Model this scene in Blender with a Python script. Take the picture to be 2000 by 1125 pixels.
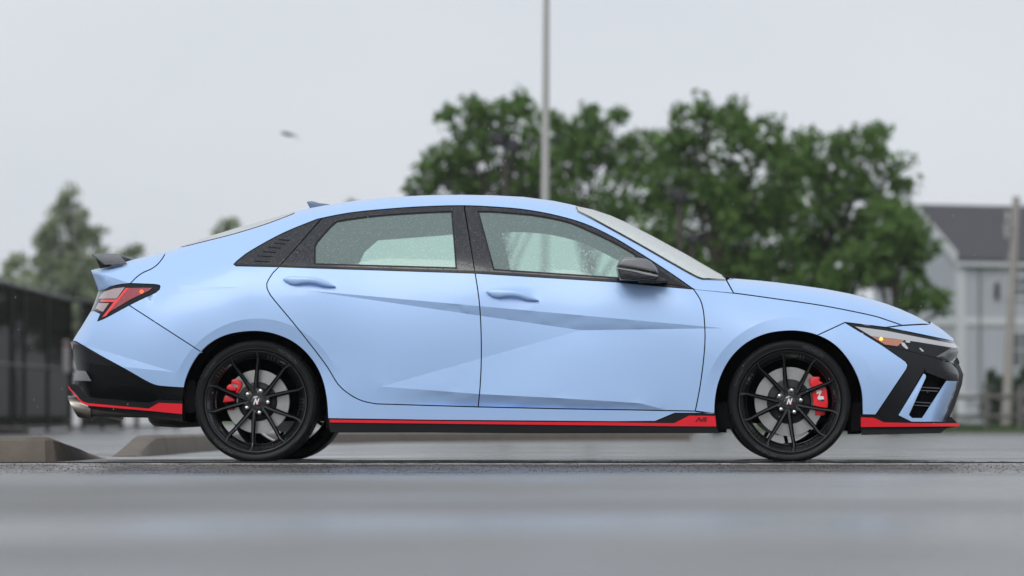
import bpy, bmesh, math, random
import numpy as np
from mathutils import Vector, Matrix
from mathutils.geometry import delaunay_2d_cdt
R = math.radians
random.seed(7); rng = np.random.default_rng(11)
scene = bpy.context.scene
for o in list(bpy.data.objects): bpy.data.objects.remove(o)
COL = scene.collection

# ------------------------------------------------------------------ camera
F, D, PX, PY, H = 7500.0, 19.5, 1329.0, 834.0, 0.1767   # focal length in photo pixels, distance to car side, principal point, height
cam_d = bpy.data.cameras.new("camera"); cam = bpy.data.objects.new("camera", cam_d); COL.objects.link(cam)
cam.location = (0, -D, H); cam.rotation_euler = (R(90), 0, 0)
cam_d.sensor_width = 36; cam_d.lens = F / 2000 * 36
cam_d.shift_x = (1000 - PX) / 2000; cam_d.shift_y = (PY - 562.5) / 2000
cam_d.clip_start = 0.2; cam_d.clip_end = 3000
cam_d.dof.use_dof = True; cam_d.dof.focus_distance = D + 0.06; cam_d.dof.aperture_fstop = 2.7
scene.camera = cam
scene.render.resolution_x, scene.render.resolution_y = 1024, 576

# ------------------------------------------------------------------ sky, sun, exposure
SUN_EL, SUN_AZ = 42.0, 200.0          # sun high behind the camera, veiled by cloud
world = bpy.data.worlds.new("World"); scene.world = world; world.use_nodes = True
nt = world.node_tree; nt.nodes.clear()
def WN(t): return nt.nodes.new(t)
sky = WN("ShaderNodeTexSky"); sky.sky_type = 'NISHITA'; sky.sun_disc = False
sky.sun_elevation = R(SUN_EL); sky.sun_rotation = R(SUN_AZ); sky.dust_density = 3.0
hs = WN("ShaderNodeHueSaturation"); hs.inputs['Saturation'].default_value = 0.25
mixg = WN("ShaderNodeMix"); mixg.data_type = 'RGBA'; mixg.inputs[0].default_value = 0.88
tc = WN("ShaderNodeTexCoord"); mp = WN("ShaderNodeMapping"); mp.inputs['Scale'].default_value = (1, 1, 2.2)
nz = WN("ShaderNodeTexNoise"); nz.inputs['Scale'].default_value = 5.0; nz.inputs['Detail'].default_value = 4
cr_ = WN("ShaderNodeValToRGB"); cr_.color_ramp.elements[0].position = .3; cr_.color_ramp.elements[1].position = .7
cr_.color_ramp.elements[0].color = (7.1, 7.55, 8.2, 1); cr_.color_ramp.elements[1].color = (7.9, 8.25, 8.85, 1)
bg = WN("ShaderNodeBackground"); bg.inputs['Strength'].default_value = 0.1
out = WN("ShaderNodeOutputWorld")
L = nt.links.new
L(sky.outputs[0], hs.inputs['Color']); L(hs.outputs[0], mixg.inputs[6])
L(tc.outputs['Generated'], mp.inputs[0]); L(mp.outputs[0], nz.inputs['Vector']); L(nz.outputs[0], cr_.inputs[0]); L(cr_.outputs[0], mixg.inputs[7])
L(mixg.outputs[2], bg.inputs['Color']); L(bg.outputs[0], out.inputs['Surface'])
sun_d = bpy.data.lights.new("sun", 'SUN'); sun_d.energy = 1.5; sun_d.angle = R(40); sun_d.color = (1, .985, .965)
sun = bpy.data.objects.new("sun", sun_d); COL.objects.link(sun)
sd = Vector((math.sin(R(SUN_AZ)) * math.cos(R(SUN_EL)), math.cos(R(SUN_AZ)) * math.cos(R(SUN_EL)), math.sin(R(SUN_EL))))
sun.location = sd * 60; sun.rotation_euler = sd.to_track_quat('Z', 'Y').to_euler()
vs = scene.view_settings
scene.display_settings.display_device = 'sRGB'
vs.view_transform = 'Standard'; vs.look = 'None'; vs.exposure = 0.0; vs.gamma = 1.0; vs.use_curve_mapping = False
scene.render.engine = 'CYCLES'
scene.cycles.use_denoising = True
try: scene.cycles.denoiser = 'OPENIMAGEDENOISE'
except Exception: pass
scene.cycles.max_bounces = 8; scene.cycles.transparent_max_bounces = 16
scene.cycles.caustics_reflective = False; scene.cycles.caustics_refractive = False
scene.cycles.sample_clamp_indirect = 4.0

# ------------------------------------------------------------------ helpers
def P(px, py, dep):
    """photo pixel + depth behind the car's near side -> world point"""
    s = (D + dep) / F
    return Vector(((px - PX) * s, dep, H - (py - PY) * s))
def tag(o, label=None, cat=None, group=None, kind=None):
    if label: o['label'] = label
    if cat: o['category'] = cat
    if group: o['group'] = group
    if kind: o['kind'] = kind
    return o
def empty(name, loc=(0, 0, 0)):
    o = bpy.data.objects.new(name, None); COL.objects.link(o); o.location = loc
    o.empty_display_size = .2
    return o
def add(name, me, parent=None, loc=(0, 0, 0), rot=(0, 0, 0)):
    o = bpy.data.objects.new(name, me); COL.objects.link(o)
    if parent is not None: o.parent = parent
    o.location = loc; o.rotation_euler = rot
    return o
def mesh(name, verts, faces, mats, smooth=False, mi=None):
    me = bpy.data.meshes.new(name); me.from_pydata([tuple(v) for v in verts], [], faces)
    for m in (mats if isinstance(mats, (list, tuple)) else [mats]): me.materials.append(m)
    if mi is not None: me.polygons.foreach_set('material_index', mi)
    if smooth: me.polygons.foreach_set('use_smooth', [True] * len(me.polygons))
    me.update(); return me
class MB:
    """collects boxes, prisms and tubes into one mesh"""
    def __init__(s): s.v = []; s.f = []
    def box(s, a, b, M=None):
        x0, y0, z0 = a; x1, y1, z1 = b; n = len(s.v)
        c = [(x0, y0, z0), (x1, y0, z0), (x1, y1, z0), (x0, y1, z0), (x0, y0, z1), (x1, y0, z1), (x1, y1, z1), (x0, y1, z1)]
        s.v += [(M @ Vector(p)) if M else Vector(p) for p in c]
        s.f += [tuple(n + i for i in q) for q in ((3, 2, 1, 0), (4, 5, 6, 7), (0, 1, 5, 4), (1, 2, 6, 5), (2, 3, 7, 6), (3, 0, 4, 7))]
        return s
    def prism(s, pts, y0, y1, M=None, taper=1.0):
        """polygon in x,z extruded along y"""
        n = len(s.v); k = len(pts)
        cx = sum(p[0] for p in pts) / k; cz = sum(p[1] for p in pts) / k
        ar = sum(pts[i][0] * pts[(i + 1) % k][1] - pts[(i + 1) % k][0] * pts[i][1] for i in range(k))
        if ar < 0: pts = pts[::-1]
        A = [Vector((cx + (p[0] - cx) * taper, y0, cz + (p[1] - cz) * taper)) for p in pts] + [Vector((p[0], y1, p[1])) for p in pts]
        s.v += [M @ p for p in A] if M else A
        s.f.append(tuple(range(n, n + k))); s.f.append(tuple(range(n + 2 * k - 1, n + k - 1, -1)))
        for i in range(k):
            j = (i + 1) % k; s.f.append((n + i, n + k + i, n + k + j, n + j))
        return s
    def tube(s, pts, rad, seg=8, cap=True):
        pts = [Vector(p) for p in pts]; k = len(pts); n = len(s.v)
        rad = rad if isinstance(rad, (list, tuple)) else [rad] * k
        up = Vector((0, 0, 1)); prev = None
        for i, p in enumerate(pts):
            t = (pts[min(i + 1, k - 1)] - pts[max(i - 1, 0)]).normalized()
            if prev is None: a = t.cross(up if abs(t.z) < .9 else Vector((1, 0, 0))).normalized()
            else: a = (prev - t * prev.dot(t)).normalized()
            prev = a; b = t.cross(a)
            for q in range(seg):
                w = 2 * math.pi * q / seg; s.v.append(p + (a * math.cos(w) + b * math.sin(w)) * rad[i])
        for i in range(k - 1):
            for q in range(seg):
                r = (q + 1) % seg
                s.f.append((n + i * seg + q, n + i * seg + r, n + (i + 1) * seg + r, n + (i + 1) * seg + q))
        if cap:
            s.f.append(tuple(n + q for q in range(seg))[::-1]); s.f.append(tuple(n + (k - 1) * seg + q for q in range(seg)))
        return s
    def lathe(s, prof, seg=48, closed=False):
        """profile (r, y) revolved about the y axis"""
        n = len(s.v); k = len(prof)
        for i in range(seg):
            a = 2 * math.pi * i / seg
            for r, y in prof: s.v.append(Vector((r * math.cos(a), y, r * math.sin(a))))
        for i in range(seg):
            j = (i + 1) % seg
            for q in range(k if closed else k - 1):
                r = (q + 1) % k
                s.f.append((n + i * k + q, n + i * k + r, n + j * k + r, n + j * k + q))
        return s
    def disc(s, r, y, seg=32, cx=0, cz=0, flip=False):
        n = len(s.v)
        for i in range(seg):
            a = 2 * math.pi * i / seg; s.v.append(Vector((cx + r * math.cos(a), y, cz + r * math.sin(a))))
        t = tuple(range(n, n + seg)); s.f.append(t[::-1] if flip else t); return s
    def me(s, name, mat, smooth=None, bevel=0):
        m = mesh(name, s.v, s.f, mat)
        bm = bmesh.new(); bm.from_mesh(m)
        bmesh.ops.remove_doubles(bm, verts=bm.verts, dist=1e-5)
        bmesh.ops.recalc_face_normals(bm, faces=bm.faces)
        if bevel: bmesh.ops.bevel(bm, geom=[e for e in bm.edges if len(e.link_faces) == 2 and e.calc_face_angle(0) > .5], offset=bevel, segments=2, affect='EDGES', profile=.5, clamp_overlap=True)
        bm.to_mesh(m); bm.free()
        if smooth:
            m.polygons.foreach_set('use_smooth', [True] * len(m.polygons)); m.set_sharp_from_angle(angle=R(smooth))
        return m
    def obj(s, name, mat, parent=None, smooth=None, bevel=0, loc=(0, 0, 0), rot=(0, 0, 0)):
        return add(name, s.me(name, mat, smooth, bevel), parent, loc, rot)

# ------------------------------------------------------------------ materials
def material(name):
    m = bpy.data.materials.new(name); m.use_nodes = True
    t = m.node_tree; b = t.nodes['Principled BSDF']
    return m, t, b
def simple(name, col, rough=.5, metal=0., coat=0., spec=.5, emit=None, estr=0, nscale=0, namt=.15, bump=0, bscale=60, drops=0, dscale=150.):
    m, t, b = material(name); n = t.nodes; l = t.links.new
    b.inputs['Base Color'].default_value = (*col, 1); b.inputs['Roughness'].default_value = rough
    b.inputs['Metallic'].default_value = metal; b.inputs['Coat Weight'].default_value = coat
    b.inputs['Coat Roughness'].default_value = .14 if name == 'car_paint' else .04; b.inputs['Specular IOR Level'].default_value = spec
    if emit: b.inputs['Emission Color'].default_value = (*emit, 1); b.inputs['Emission Strength'].default_value = estr
    tcn = n.new('ShaderNodeTexCoord')
    if nscale:
        no = n.new('ShaderNodeTexNoise'); no.inputs['Scale'].default_value = nscale; no.inputs['Detail'].default_value = 5
        l(tcn.outputs['Object'], no.inputs['Vector'])
        mx = n.new('ShaderNodeMix'); mx.data_type = 'RGBA'
        mx.inputs[6].default_value = (*[c * (1 - namt) for c in col], 1); mx.inputs[7].default_value = (*[min(1, c * (1 + namt)) for c in col], 1)
        l(no.outputs[0], mx.inputs[0]); l(mx.outputs[2], b.inputs['Base Color'])
    hsrc = None
    if bump:
        nb = n.new('ShaderNodeTexNoise'); nb.inputs['Scale'].default_value = bscale; nb.inputs['Detail'].default_value = 6
        l(tcn.outputs['Object'], nb.inputs['Vector']); hsrc = (nb.outputs[0], bump, .004)
    if drops:
        vo = n.new('ShaderNodeTexVoronoi'); vo.inputs['Scale'].default_value = dscale; vo.inputs['Randomness'].default_value = 1
        l(tcn.outputs['Object'], vo.inputs['Vector'])
        sep = n.new('ShaderNodeSeparateColor'); l(vo.outputs['Color'], sep.inputs[0])
        mr = n.new('ShaderNodeMapRange'); mr.inputs[1].default_value = 0; mr.inputs[2].default_value = .42; mr.inputs[3].default_value = 1; mr.inputs[4].default_value = 0
        l(vo.outputs['Distance'], mr.inputs[0])
        gt = n.new('ShaderNodeMath'); gt.operation = 'GREATER_THAN'; gt.inputs[1].default_value = .45; l(sep.outputs[0], gt.inputs[0])
        mu = n.new('ShaderNodeMath'); mu.operation = 'MULTIPLY'; l(mr.outputs[0], mu.inputs[0]); l(gt.outputs[0], mu.inputs[1])
        hsrc = (mu.outputs[0], drops, .003)
    if hsrc:
        bp = n.new('ShaderNodeBump'); bp.inputs['Strength'].default_value = hsrc[1]; bp.inputs['Distance'].default_value = hsrc[2]
        l(hsrc[0], bp.inputs['Height']); l(bp.outputs[0], b.inputs['Normal'])
        if coat and drops: l(bp.outputs[0], b.inputs['Coat Normal'])
    return m
PAINT = simple('car_paint', (.405, .598, .93), rough=.45, metal=.08, coat=.45, nscale=900, namt=.03, drops=.07, dscale=150)
GLOSS = simple('gloss_black', (.010, .012, .017), rough=.2, coat=.35, drops=.5, dscale=120)
SATIN = simple('satin_black', (.007, .008, .010), rough=.30, spec=.3, drops=.4, dscale=170)
LOWBLK = simple('low_black', (.007, .008, .010), rough=.5, spec=.3)
MATTE = simple('matte_black', (.012, .012, .013), rough=.75)
VOID = simple('dark_structure', (.004, .004, .005), rough=.9, spec=.1)
RED = simple('red_trim', (.85, .014, .030), rough=.35, coat=.25)
RUBBER = simple('tyre_rubber', (.006, .0068, .0078), rough=.5, spec=.28, nscale=30, namt=.35, bump=.15, bscale=90)
RIM = simple('wheel_black', (.004, .0045, .0055), rough=.12, spec=.75)
STEEL = simple('brake_steel', (.40, .40, .385), rough=.34, metal=.85, nscale=40, namt=.12)
HAT = simple('hub_grey', (.014, .014, .015), rough=.55, metal=.3)
CHROME = simple('chrome', (.75, .75, .76), rough=.14, metal=1)
CALIPER = simple('caliper_red', (.88, .014, .024), rough=.35, coat=.3)
WHITE = simple('white_print', (.8, .8, .8), rough=.4)
NAVY = simple('navy_print', (.01, .015, .05), rough=.4)
EXH = simple('exhaust_steel', (.30, .28, .25), rough=.33, metal=1, nscale=12, namt=.25)
LINING = simple('cabin_lining', (.28, .31, .31), rough=.9)
SEAT = simple('seat_fabric', (.03, .03, .033), rough=.85)
LENS_DARK = simple('lens_dark', (.006, .007, .010), rough=.10, spec=.35)
LENS_CLEAR = simple('lens_clear', (.44, .45, .47), rough=.12, coat=1, drops=.25, dscale=170)
LENS_AMBER = simple('lens_amber', (.46, .17, .09), rough=.12, coat=1)
LENS_RED = simple('lens_red', (.30, .035, .05), rough=.12, coat=1, drops=.25, dscale=170)
LENS_PALE = simple('lens_pale', (.38, .29, .30), rough=.15, coat=1, drops=.3, dscale=170)
LENS_STRIP = simple('lens_strip', (.75, .04, .045), rough=.15, coat=1, emit=(1, .06, .05), estr=.08)
GLOW_AMBER = simple('glow_amber', (1, .3, .05), emit=(1, .36, .07), estr=2.2)
GLOW_RED = simple('glow_red', (1, .05, .02), emit=(1, .10, .03), estr=1.6)

def glass_mat(name, tint, trans, film, drops, dscale, filmcol=(.55, .62, .60), tlf=.6, pwr=3.):
    """thin tinted glass with a film of rain: clear part, scattering part and sky reflection"""
    m = bpy.data.materials.new(name); m.use_nodes = True; t = m.node_tree; n = t.nodes; l = t.links.new; n.clear()
    o = n.new('ShaderNodeOutputMaterial'); tr = n.new('ShaderNodeBsdfTransparent'); tr.inputs[0].default_value = (*tint, 1)
    df = n.new('ShaderNodeBsdfDiffuse'); df.inputs[0].default_value = (*filmcol, 1)
    tl = n.new('ShaderNodeBsdfTranslucent'); tl.inputs[0].default_value = (*filmcol, 1)
    ms = n.new('ShaderNodeMixShader'); ms.inputs[0].default_value = tlf; l(df.outputs[0], ms.inputs[1]); l(tl.outputs[0], ms.inputs[2])
    gl = n.new('ShaderNodeBsdfGlossy'); gl.inputs['Roughness'].default_value = .03
    fr = n.new('ShaderNodeFresnel'); fr.inputs[0].default_value = 1.5
    m1 = n.new('ShaderNodeMixShader'); m2 = n.new('ShaderNodeMixShader')
    tcn = n.new('ShaderNodeTexCoord'); vo = n.new('ShaderNodeTexVoronoi'); vo.inputs['Scale'].default_value = dscale
    l(tcn.outputs['Object'], vo.inputs['Vector'])
    sep = n.new('ShaderNodeSeparateColor'); l(vo.outputs['Color'], sep.inputs[0])
    mr = n.new('ShaderNodeMapRange'); mr.inputs[1].default_value = .1; mr.inputs[2].default_value = .45; mr.inputs[3].default_value = 1; mr.inputs[4].default_value = 0
    l(vo.outputs['Distance'], mr.inputs[0])
    pw = n.new('ShaderNodeMath'); pw.operation = 'POWER'; pw.inputs[1].default_value = pwr; l(sep.outputs[0], pw.inputs[0])
    mu = n.new('ShaderNodeMath'); mu.operation = 'MULTIPLY'; l(mr.outputs[0], mu.inputs[0]); l(pw.outputs[0], mu.inputs[1])
    ma = n.new('ShaderNodeMath'); ma.operation = 'MULTIPLY_ADD'; ma.inputs[1].default_value = drops; ma.inputs[2].default_value = film; ma.use_clamp = True
    l(mu.outputs[0], ma.inputs[0]); l(ma.outputs[0], m1.inputs[0])
    bp = n.new('ShaderNodeBump'); bp.inputs['Strength'].default_value = .25; bp.inputs['Distance'].default_value = .002
    l(mu.outputs[0], bp.inputs['Height']); l(bp.outputs[0], gl.inputs['Normal']); l(bp.outputs[0], fr.inputs['Normal'])
    l(tr.outputs[0], m1.inputs[1]); l(ms.outputs[0], m1.inputs[2])
    l(fr.outputs[0], m2.inputs[0]); l(m1.outputs[0], m2.inputs[1]); l(gl.outputs[0], m2.inputs[2]); l(m2.outputs[0], o.inputs[0])
    return m
GLASS_NEAR = glass_mat('window_glass', (.80, .90, .86), .8, .31, .26, 105., (.58, .76, .73), .2, 1.4)
GLASS_FAR = glass_mat('window_glass_beaded', (.64, .90, .76), .6, .12, 1.9, 66., (.92, 1.0, .95), .85, 1.3)
GLASS_SCREEN = glass_mat('screen_glass', (.80, .88, .85), .6, .80, .5, 110., (.84, .90, .87), .15)

# asphalt: dark stone in bitumen, wet in patches so that it mirrors the sky at low angles
def asphalt_mat():
    m, t, b = material('wet_asphalt'); n = t.nodes; l = t.links.new
    g = n.new('ShaderNodeNewGeometry')
    n1 = n.new('ShaderNodeTexNoise'); n1.inputs['Scale'].default_value = 120; n1.inputs['Detail'].default_value = 4
    n2 = n.new('ShaderNodeTexNoise'); n2.inputs['Scale'].default_value = .55; n2.inputs['Detail'].default_value = 5
    mp = n.new('ShaderNodeMapping'); mp.inputs['Scale'].default_value = (.55, 1, 1)
    vo = n.new('ShaderNodeTexVoronoi'); vo.inputs['Scale'].default_value = 95
    l(g.outputs['Position'], n1.inputs['Vector']); l(g.outputs['Position'], mp.inputs[0]); l(mp.outputs[0], n2.inputs['Vector']); l(g.outputs['Position'], vo.inputs['Vector'])
    c1 = n.new('ShaderNodeValToRGB'); c1.color_ramp.elements[0].position = .35; c1.color_ramp.elements[1].position = .72
    c1.color_ramp.elements[0].color = (.052, .051, .050, 1); c1.color_ramp.elements[1].color = (.200, .196, .188, 1)
    n3 = n.new('ShaderNodeTexNoise'); n3.inputs['Scale'].default_value = 3.2; n3.inputs['Detail'].default_value = 6; n3.inputs['Roughness'].default_value = .65
    mp3 = n.new('ShaderNodeMapping'); mp3.inputs['Scale'].default_value = (.35, 1.3, 1); l(g.outputs['Position'], mp3.inputs[0]); l(mp3.outputs[0], n3.inputs['Vector'])
    k3 = n.new('ShaderNodeMapRange'); k3.inputs[1].default_value = .36; k3.inputs[2].default_value = .64; k3.inputs[3].default_value = .55; k3.inputs[4].default_value = 1.3; l(n3.outputs[0], k3.inputs[0])
    mm = n.new('ShaderNodeMix'); mm.data_type = 'RGBA'; mm.blend_type = 'MULTIPLY'; mm.inputs[0].default_value = 1; l(n1.outputs[0], c1.inputs[0]); l(c1.outputs[0], mm.inputs[6]); l(k3.outputs[0], mm.inputs[7]); l(mm.outputs[2], b.inputs['Base Color'])
    ad = n.new('ShaderNodeMath'); ad.operation = 'ADD'; l(n2.outputs[0], ad.inputs[0]); l(n3.outputs[0], ad.inputs[1]); hf = n.new('ShaderNodeMath'); hf.operation = 'MULTIPLY'; hf.inputs[1].default_value = .5; l(ad.outputs[0], hf.inputs[0])
    r = n.new('ShaderNodeMapRange'); r.inputs[1].default_value = .42; r.inputs[2].default_value = .58; r.inputs[3].default_value = .15; r.inputs[4].default_value = .50
    l(hf.outputs[0], r.inputs[0]); l(r.outputs[0], b.inputs['Roughness'])
    s = n.new('ShaderNodeMapRange'); s.inputs[1].default_value = .42; s.inputs[2].default_value = .58; s.inputs[3].default_value = .08; s.inputs[4].default_value = .55
    l(hf.outputs[0], s.inputs[0])
    bp = n.new('ShaderNodeBump'); bp.inputs['Distance'].default_value = .004; l(s.outputs[0], bp.inputs['Strength'])
    l(vo.outputs['Distance'], bp.inputs['Height']); l(bp.outputs[0], b.inputs['Normal'])
    return m
ASPHALT = asphalt_mat()
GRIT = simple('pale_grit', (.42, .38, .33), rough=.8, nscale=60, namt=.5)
JOINT_SHADOW = simple('joint_shadow', (.006, .006, .007), rough=.6, bump=.6, bscale=80)  # the car's shadow and dark reflection, painted as a near-black colour
CONCRETE = simple('kerb_concrete', (.130, .108, .087), rough=.75, nscale=9, namt=.30, bump=.5, bscale=70)
LAWN = simple('lawn', (.055, .085, .028), rough=.95, nscale=.9, namt=.45)

# ------------------------------------------------------------------ ground
def ground_z(x, y):
    """parking-lot profile: level under the car, a shallow swale in front of it and a low crest nearer the camera"""
    z = np.where(y > -.12, 0.0, 0.0)
    f = np.interp(y, [-30, -19.5, -12, -8.2, -6.0, -3.2, -1.6, -.145, -.125], [.03, .02, .025, .033, .012, -.055, -.042, -.011, -.009])
    z = np.where(y <= -.12, f + .0035 * np.sin(x * 1.7 + y * .9) * np.clip((-.3 - y) / 3, 0, 1), 0.0)
    s = np.clip((y - 28) / 55, 0, 1); s = s * s * (3 - 2 * s)
    left = np.clip((2 - x) / 10, 0, 1)
    z = z + np.where(y > 0, .20 * s * left, 0)
    z = z + np.where(y > 80, .35 * np.clip((y - 80) / 60, 0, 1), 0)
    return z
def sheet(name, xs, ys, zf, mat, dz=0.):
    X, Y = np.meshgrid(xs, ys); Z = zf(X, Y) + dz
    v = np.stack([X, Y, Z], -1).reshape(-1, 3); nx = len(xs)
    f = [(j * nx + i, j * nx + i + 1, (j + 1) * nx + i + 1, (j + 1) * nx + i) for j in range(len(ys) - 1) for i in range(nx - 1)]
    return add(name, mesh(name, v, f, mat, smooth=True))
xs = np.concatenate([np.linspace(-700, -30, 12)[:-1], np.linspace(-30, 30, 121), np.linspace(30, 700, 12)[1:]])
ys_front = np.concatenate([[-300, -60, -30], np.linspace(-19.5, -1.0, 60), np.linspace(-.9, -.145, 12)])
o = sheet('asphalt_lane', xs, ys_front, ground_z, ASPHALT); tag(o, 'wet grey asphalt nearest the viewer, before the joint', 'asphalt', kind='structure')
ys_back = np.concatenate([np.linspace(-.105, 40, 70), np.linspace(42, 160, 40), np.linspace(180, 2500, 12)])
o = sheet('asphalt', xs, ys_back, lambda x, y: ground_z(x, np.maximum(y, 0.0)), ASPHALT); tag(o, 'wet grey asphalt of the parking lot under the car', 'asphalt', kind='structure')
# the joint between the two pours: a step coloured near-black for the car's shadow, and a line of washed grit at its foot
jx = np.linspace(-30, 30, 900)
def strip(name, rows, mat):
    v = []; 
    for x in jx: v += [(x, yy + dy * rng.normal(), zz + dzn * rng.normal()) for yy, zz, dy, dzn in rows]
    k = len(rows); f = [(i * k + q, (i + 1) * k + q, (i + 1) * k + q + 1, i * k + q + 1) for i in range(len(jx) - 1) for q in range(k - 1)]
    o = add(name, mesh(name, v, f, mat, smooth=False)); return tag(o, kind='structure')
strip('joint_shadow', [(-.1, .0005, .0, .0), (-.112, .0005, .002, .0012), (-.118, -.004, .002, .001), (-.121, -.0085, .001, .0005)], JOINT_SHADOW)
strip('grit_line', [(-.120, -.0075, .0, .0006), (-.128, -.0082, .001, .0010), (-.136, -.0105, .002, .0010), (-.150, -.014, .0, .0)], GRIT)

# ================================================================== THE CAR
CW = 0.9125                                   # half width of the car
ORG = Vector((P(1020, 784, .02).x, CW, 0))    # base of the car: mid-wheelbase, centre line
car = empty('car', ORG)
tag(car, 'light blue four-door sedan with red lower trim stripe and black wheels', 'car')

# ---- outline of the body as seen from the side: (px, py, roll radius px, roll depth m)
SIL = [(178, 528, 16, .20), (200, 523, 16, .22), (225, 517, 16, .24), (249, 510.5, 16, .26), (285, 502, 16, .28), (324, 492.5, 16, .28), (349, 483, 16, .28), (400, 464, 17, .28),
       (460, 446, 18, .30), (520, 428.8, 18, .30), (570, 414.5, 18, .30), (600, 407.5, 18, .28), (650, 398.5, 18, .28), (700, 391.5, 18, .28), (760, 385.5, 18, .28),
       (830, 382, 18, .28), (900, 381, 18, .28), (960, 382, 18, .28), (1020, 385, 18, .28), (1080, 393, 18, .29), (1120, 401.5, 18, .30), (1154, 409.6, 20, .34),
       (1190, 421.5, 20, .35), (1220, 434.5, 21, .36), (1280, 465.5, 22, .38), (1340, 497.6, 22, .40), (1400, 532, 22, .40), (1418, 541, 20, .40), (1436, 545, 20, .38),
       (1480, 548.5, 20, .36), (1520, 552.8, 20, .35), (1560, 558, 20, .34), (1610, 565, 20, .33), (1660, 574.5, 20, .31), (1700, 584.5, 20, .30), (1735, 595.5, 20, .28),
       (1760, 605, 20, .26), (1790, 618.5, 20, .25), (1817, 633.6, 20, .25), (1840, 649, 20, .24), (1862, 666.6, 20, .22), (1873, 679.5, 22, .20), (1869, 697, 24, .20),
       (1860, 707, 24, .20), (1868, 720, 24, .20), (1874.5, 731.7, 26, .22), (1873, 743.5, 28, .24), (1858, 785, 28, .24), (1844, 823, 28, .24)]
SILT = [(178, 528, 16, .20), (185.5, 549, 22, .2), (192.5, 569, 24, .2), (185, 590, 24, .2), (177, 609, 24, .2), (160, 637, 26, .22), (142.5, 665, 28, .22), (137, 668, 30, .22), (142, 682, 30, .22), (149, 724, 30, .22), (143, 744, 30, .22), (146, 752, 30, .22), (152, 790, 30, .22)]
SEG = []
for S in (SIL, SILT):
    for a, b in zip(S[:-1], S[1:]): SEG.append((*a, *b))
SEG = np.array(SEG, float)
def sil_dist(p):
    """distance to the outline and the roll parameters at the closest point"""
    a = SEG[:, 0:2]; b = SEG[:, 4:6]; d = b - a; L2 = (d ** 2).sum(1)
    t = np.clip(((p[:, None, :] - a[None]) * d[None]).sum(2) / L2, 0, 1)
    q = a[None] + t[..., None] * d[None]; dist = np.sqrt(((p[:, None, :] - q) ** 2).sum(2))
    k = dist.argmin(1); i = np.arange(len(p)); tt = t[i, k]
    return dist[i, k], SEG[k, 2] * (1 - tt) + SEG[k, 6] * tt, SEG[k, 3] * (1 - tt) + SEG[k, 7] * tt
# ---- half width of the body at points of its side view (metres), interpolated by a thin-plate spline
CTRL = [(640, 835, .885), (800, 838, .885), (1000, 840, .885), (1200, 842, .885), (1400, 842, .885), (1690, 835, .850), (1780, 835, .815), (1850, 835, .73), (160, 800, .72), (250, 800, .80), (350, 808, .85),
 (700, 796, .903), (1000, 800, .903), (1340, 806, .903), (640, 800, .902), (1400, 800, .902), (360, 750, .885), (260, 740, .845), (190, 730, .775), (145, 720, .68), (1690, 760, .885), (1750, 760, .85), (1800, 760, .80), (1850, 750, .71),
 (360, 680, .895), (250, 660, .845), (190, 640, .765), (700, 700, .911), (1000, 700, .911), (1300, 700, .911), (640, 700, .909), (1400, 720, .909), (1690, 700, .882), (1750, 700, .845), (1810, 700, .765), (1860, 700, .64),
 (210, 590, .73), (260, 585, .81), (350, 600, .884), (500, 610, .909), (700, 600, .9125), (1000, 610, .9125), (1300, 630, .9125), (1450, 640, .909), (1545, 635, .906), (1640, 640, .88), (1720, 655, .825), (1790, 668, .74), (1850, 680, .63),
 (260, 548, .755), (350, 545, .840), (457, 548, .889), (600, 556, .901), (800, 562, .903), (1000, 568, .903), (1200, 578, .901), (1354, 588, .890), (1450, 585, .858), (1550, 597, .835), (1650, 612, .79), (1730, 630, .735), (1800, 648, .65),
 (457, 518, .870), (600, 523, .881), (930, 534, .883), (1200, 550, .881), (1350, 563, .871),
 (205, 530, .64), (280, 515, .67), (330, 497, .68), (400, 484, .725), (450, 490, .785), (500, 472, .755), (550, 452, .715), (620, 428, .668), (700, 414, .645), (800, 405, .636), (900, 402, .634), (1000, 407, .636), (1080, 420, .650), (1150, 440, .682), (1250, 494, .762), (1310, 533, .818),
 (385, 473, .66), (480, 447, .62), (570, 421, .60), (700, 400, .60), (900, 391, .59), (1060, 397, .60), (1128, 412, .62), (1250, 474, .70), (1364, 538, .79), (1436, 558, .80), (1520, 566, .765), (1610, 580, .72), (1700, 600, .655), (1775, 622, .58)]
CTRL = np.array(CTRL)
def _phi(r2): return np.where(r2 > 1e-9, .5 * r2 * np.log(np.maximum(r2, 1e-12)), 0)
_c = CTRL[:, :2] / 100
_K = _phi(((_c[:, None] - _c[None]) ** 2).sum(2)) + .9 * np.eye(len(_c))
_Pm = np.concatenate([np.ones((len(_c), 1)), _c], 1)
_sol = np.linalg.solve(np.block([[_K, _Pm], [_Pm.T, np.zeros((3, 3))]]), np.concatenate([CTRL[:, 2], [0, 0, 0]]))
def base_w(p):
    q = p / 100; o = np.empty(len(q))
    for i in range(0, len(q), 2000):
        b = q[i:i + 2000]; o[i:i + 2000] = _phi(((b[:, None] - _c[None]) ** 2).sum(2)) @ _sol[:len(_c)] + _sol[-3] + b @ _sol[-2:]
    return o
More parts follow.
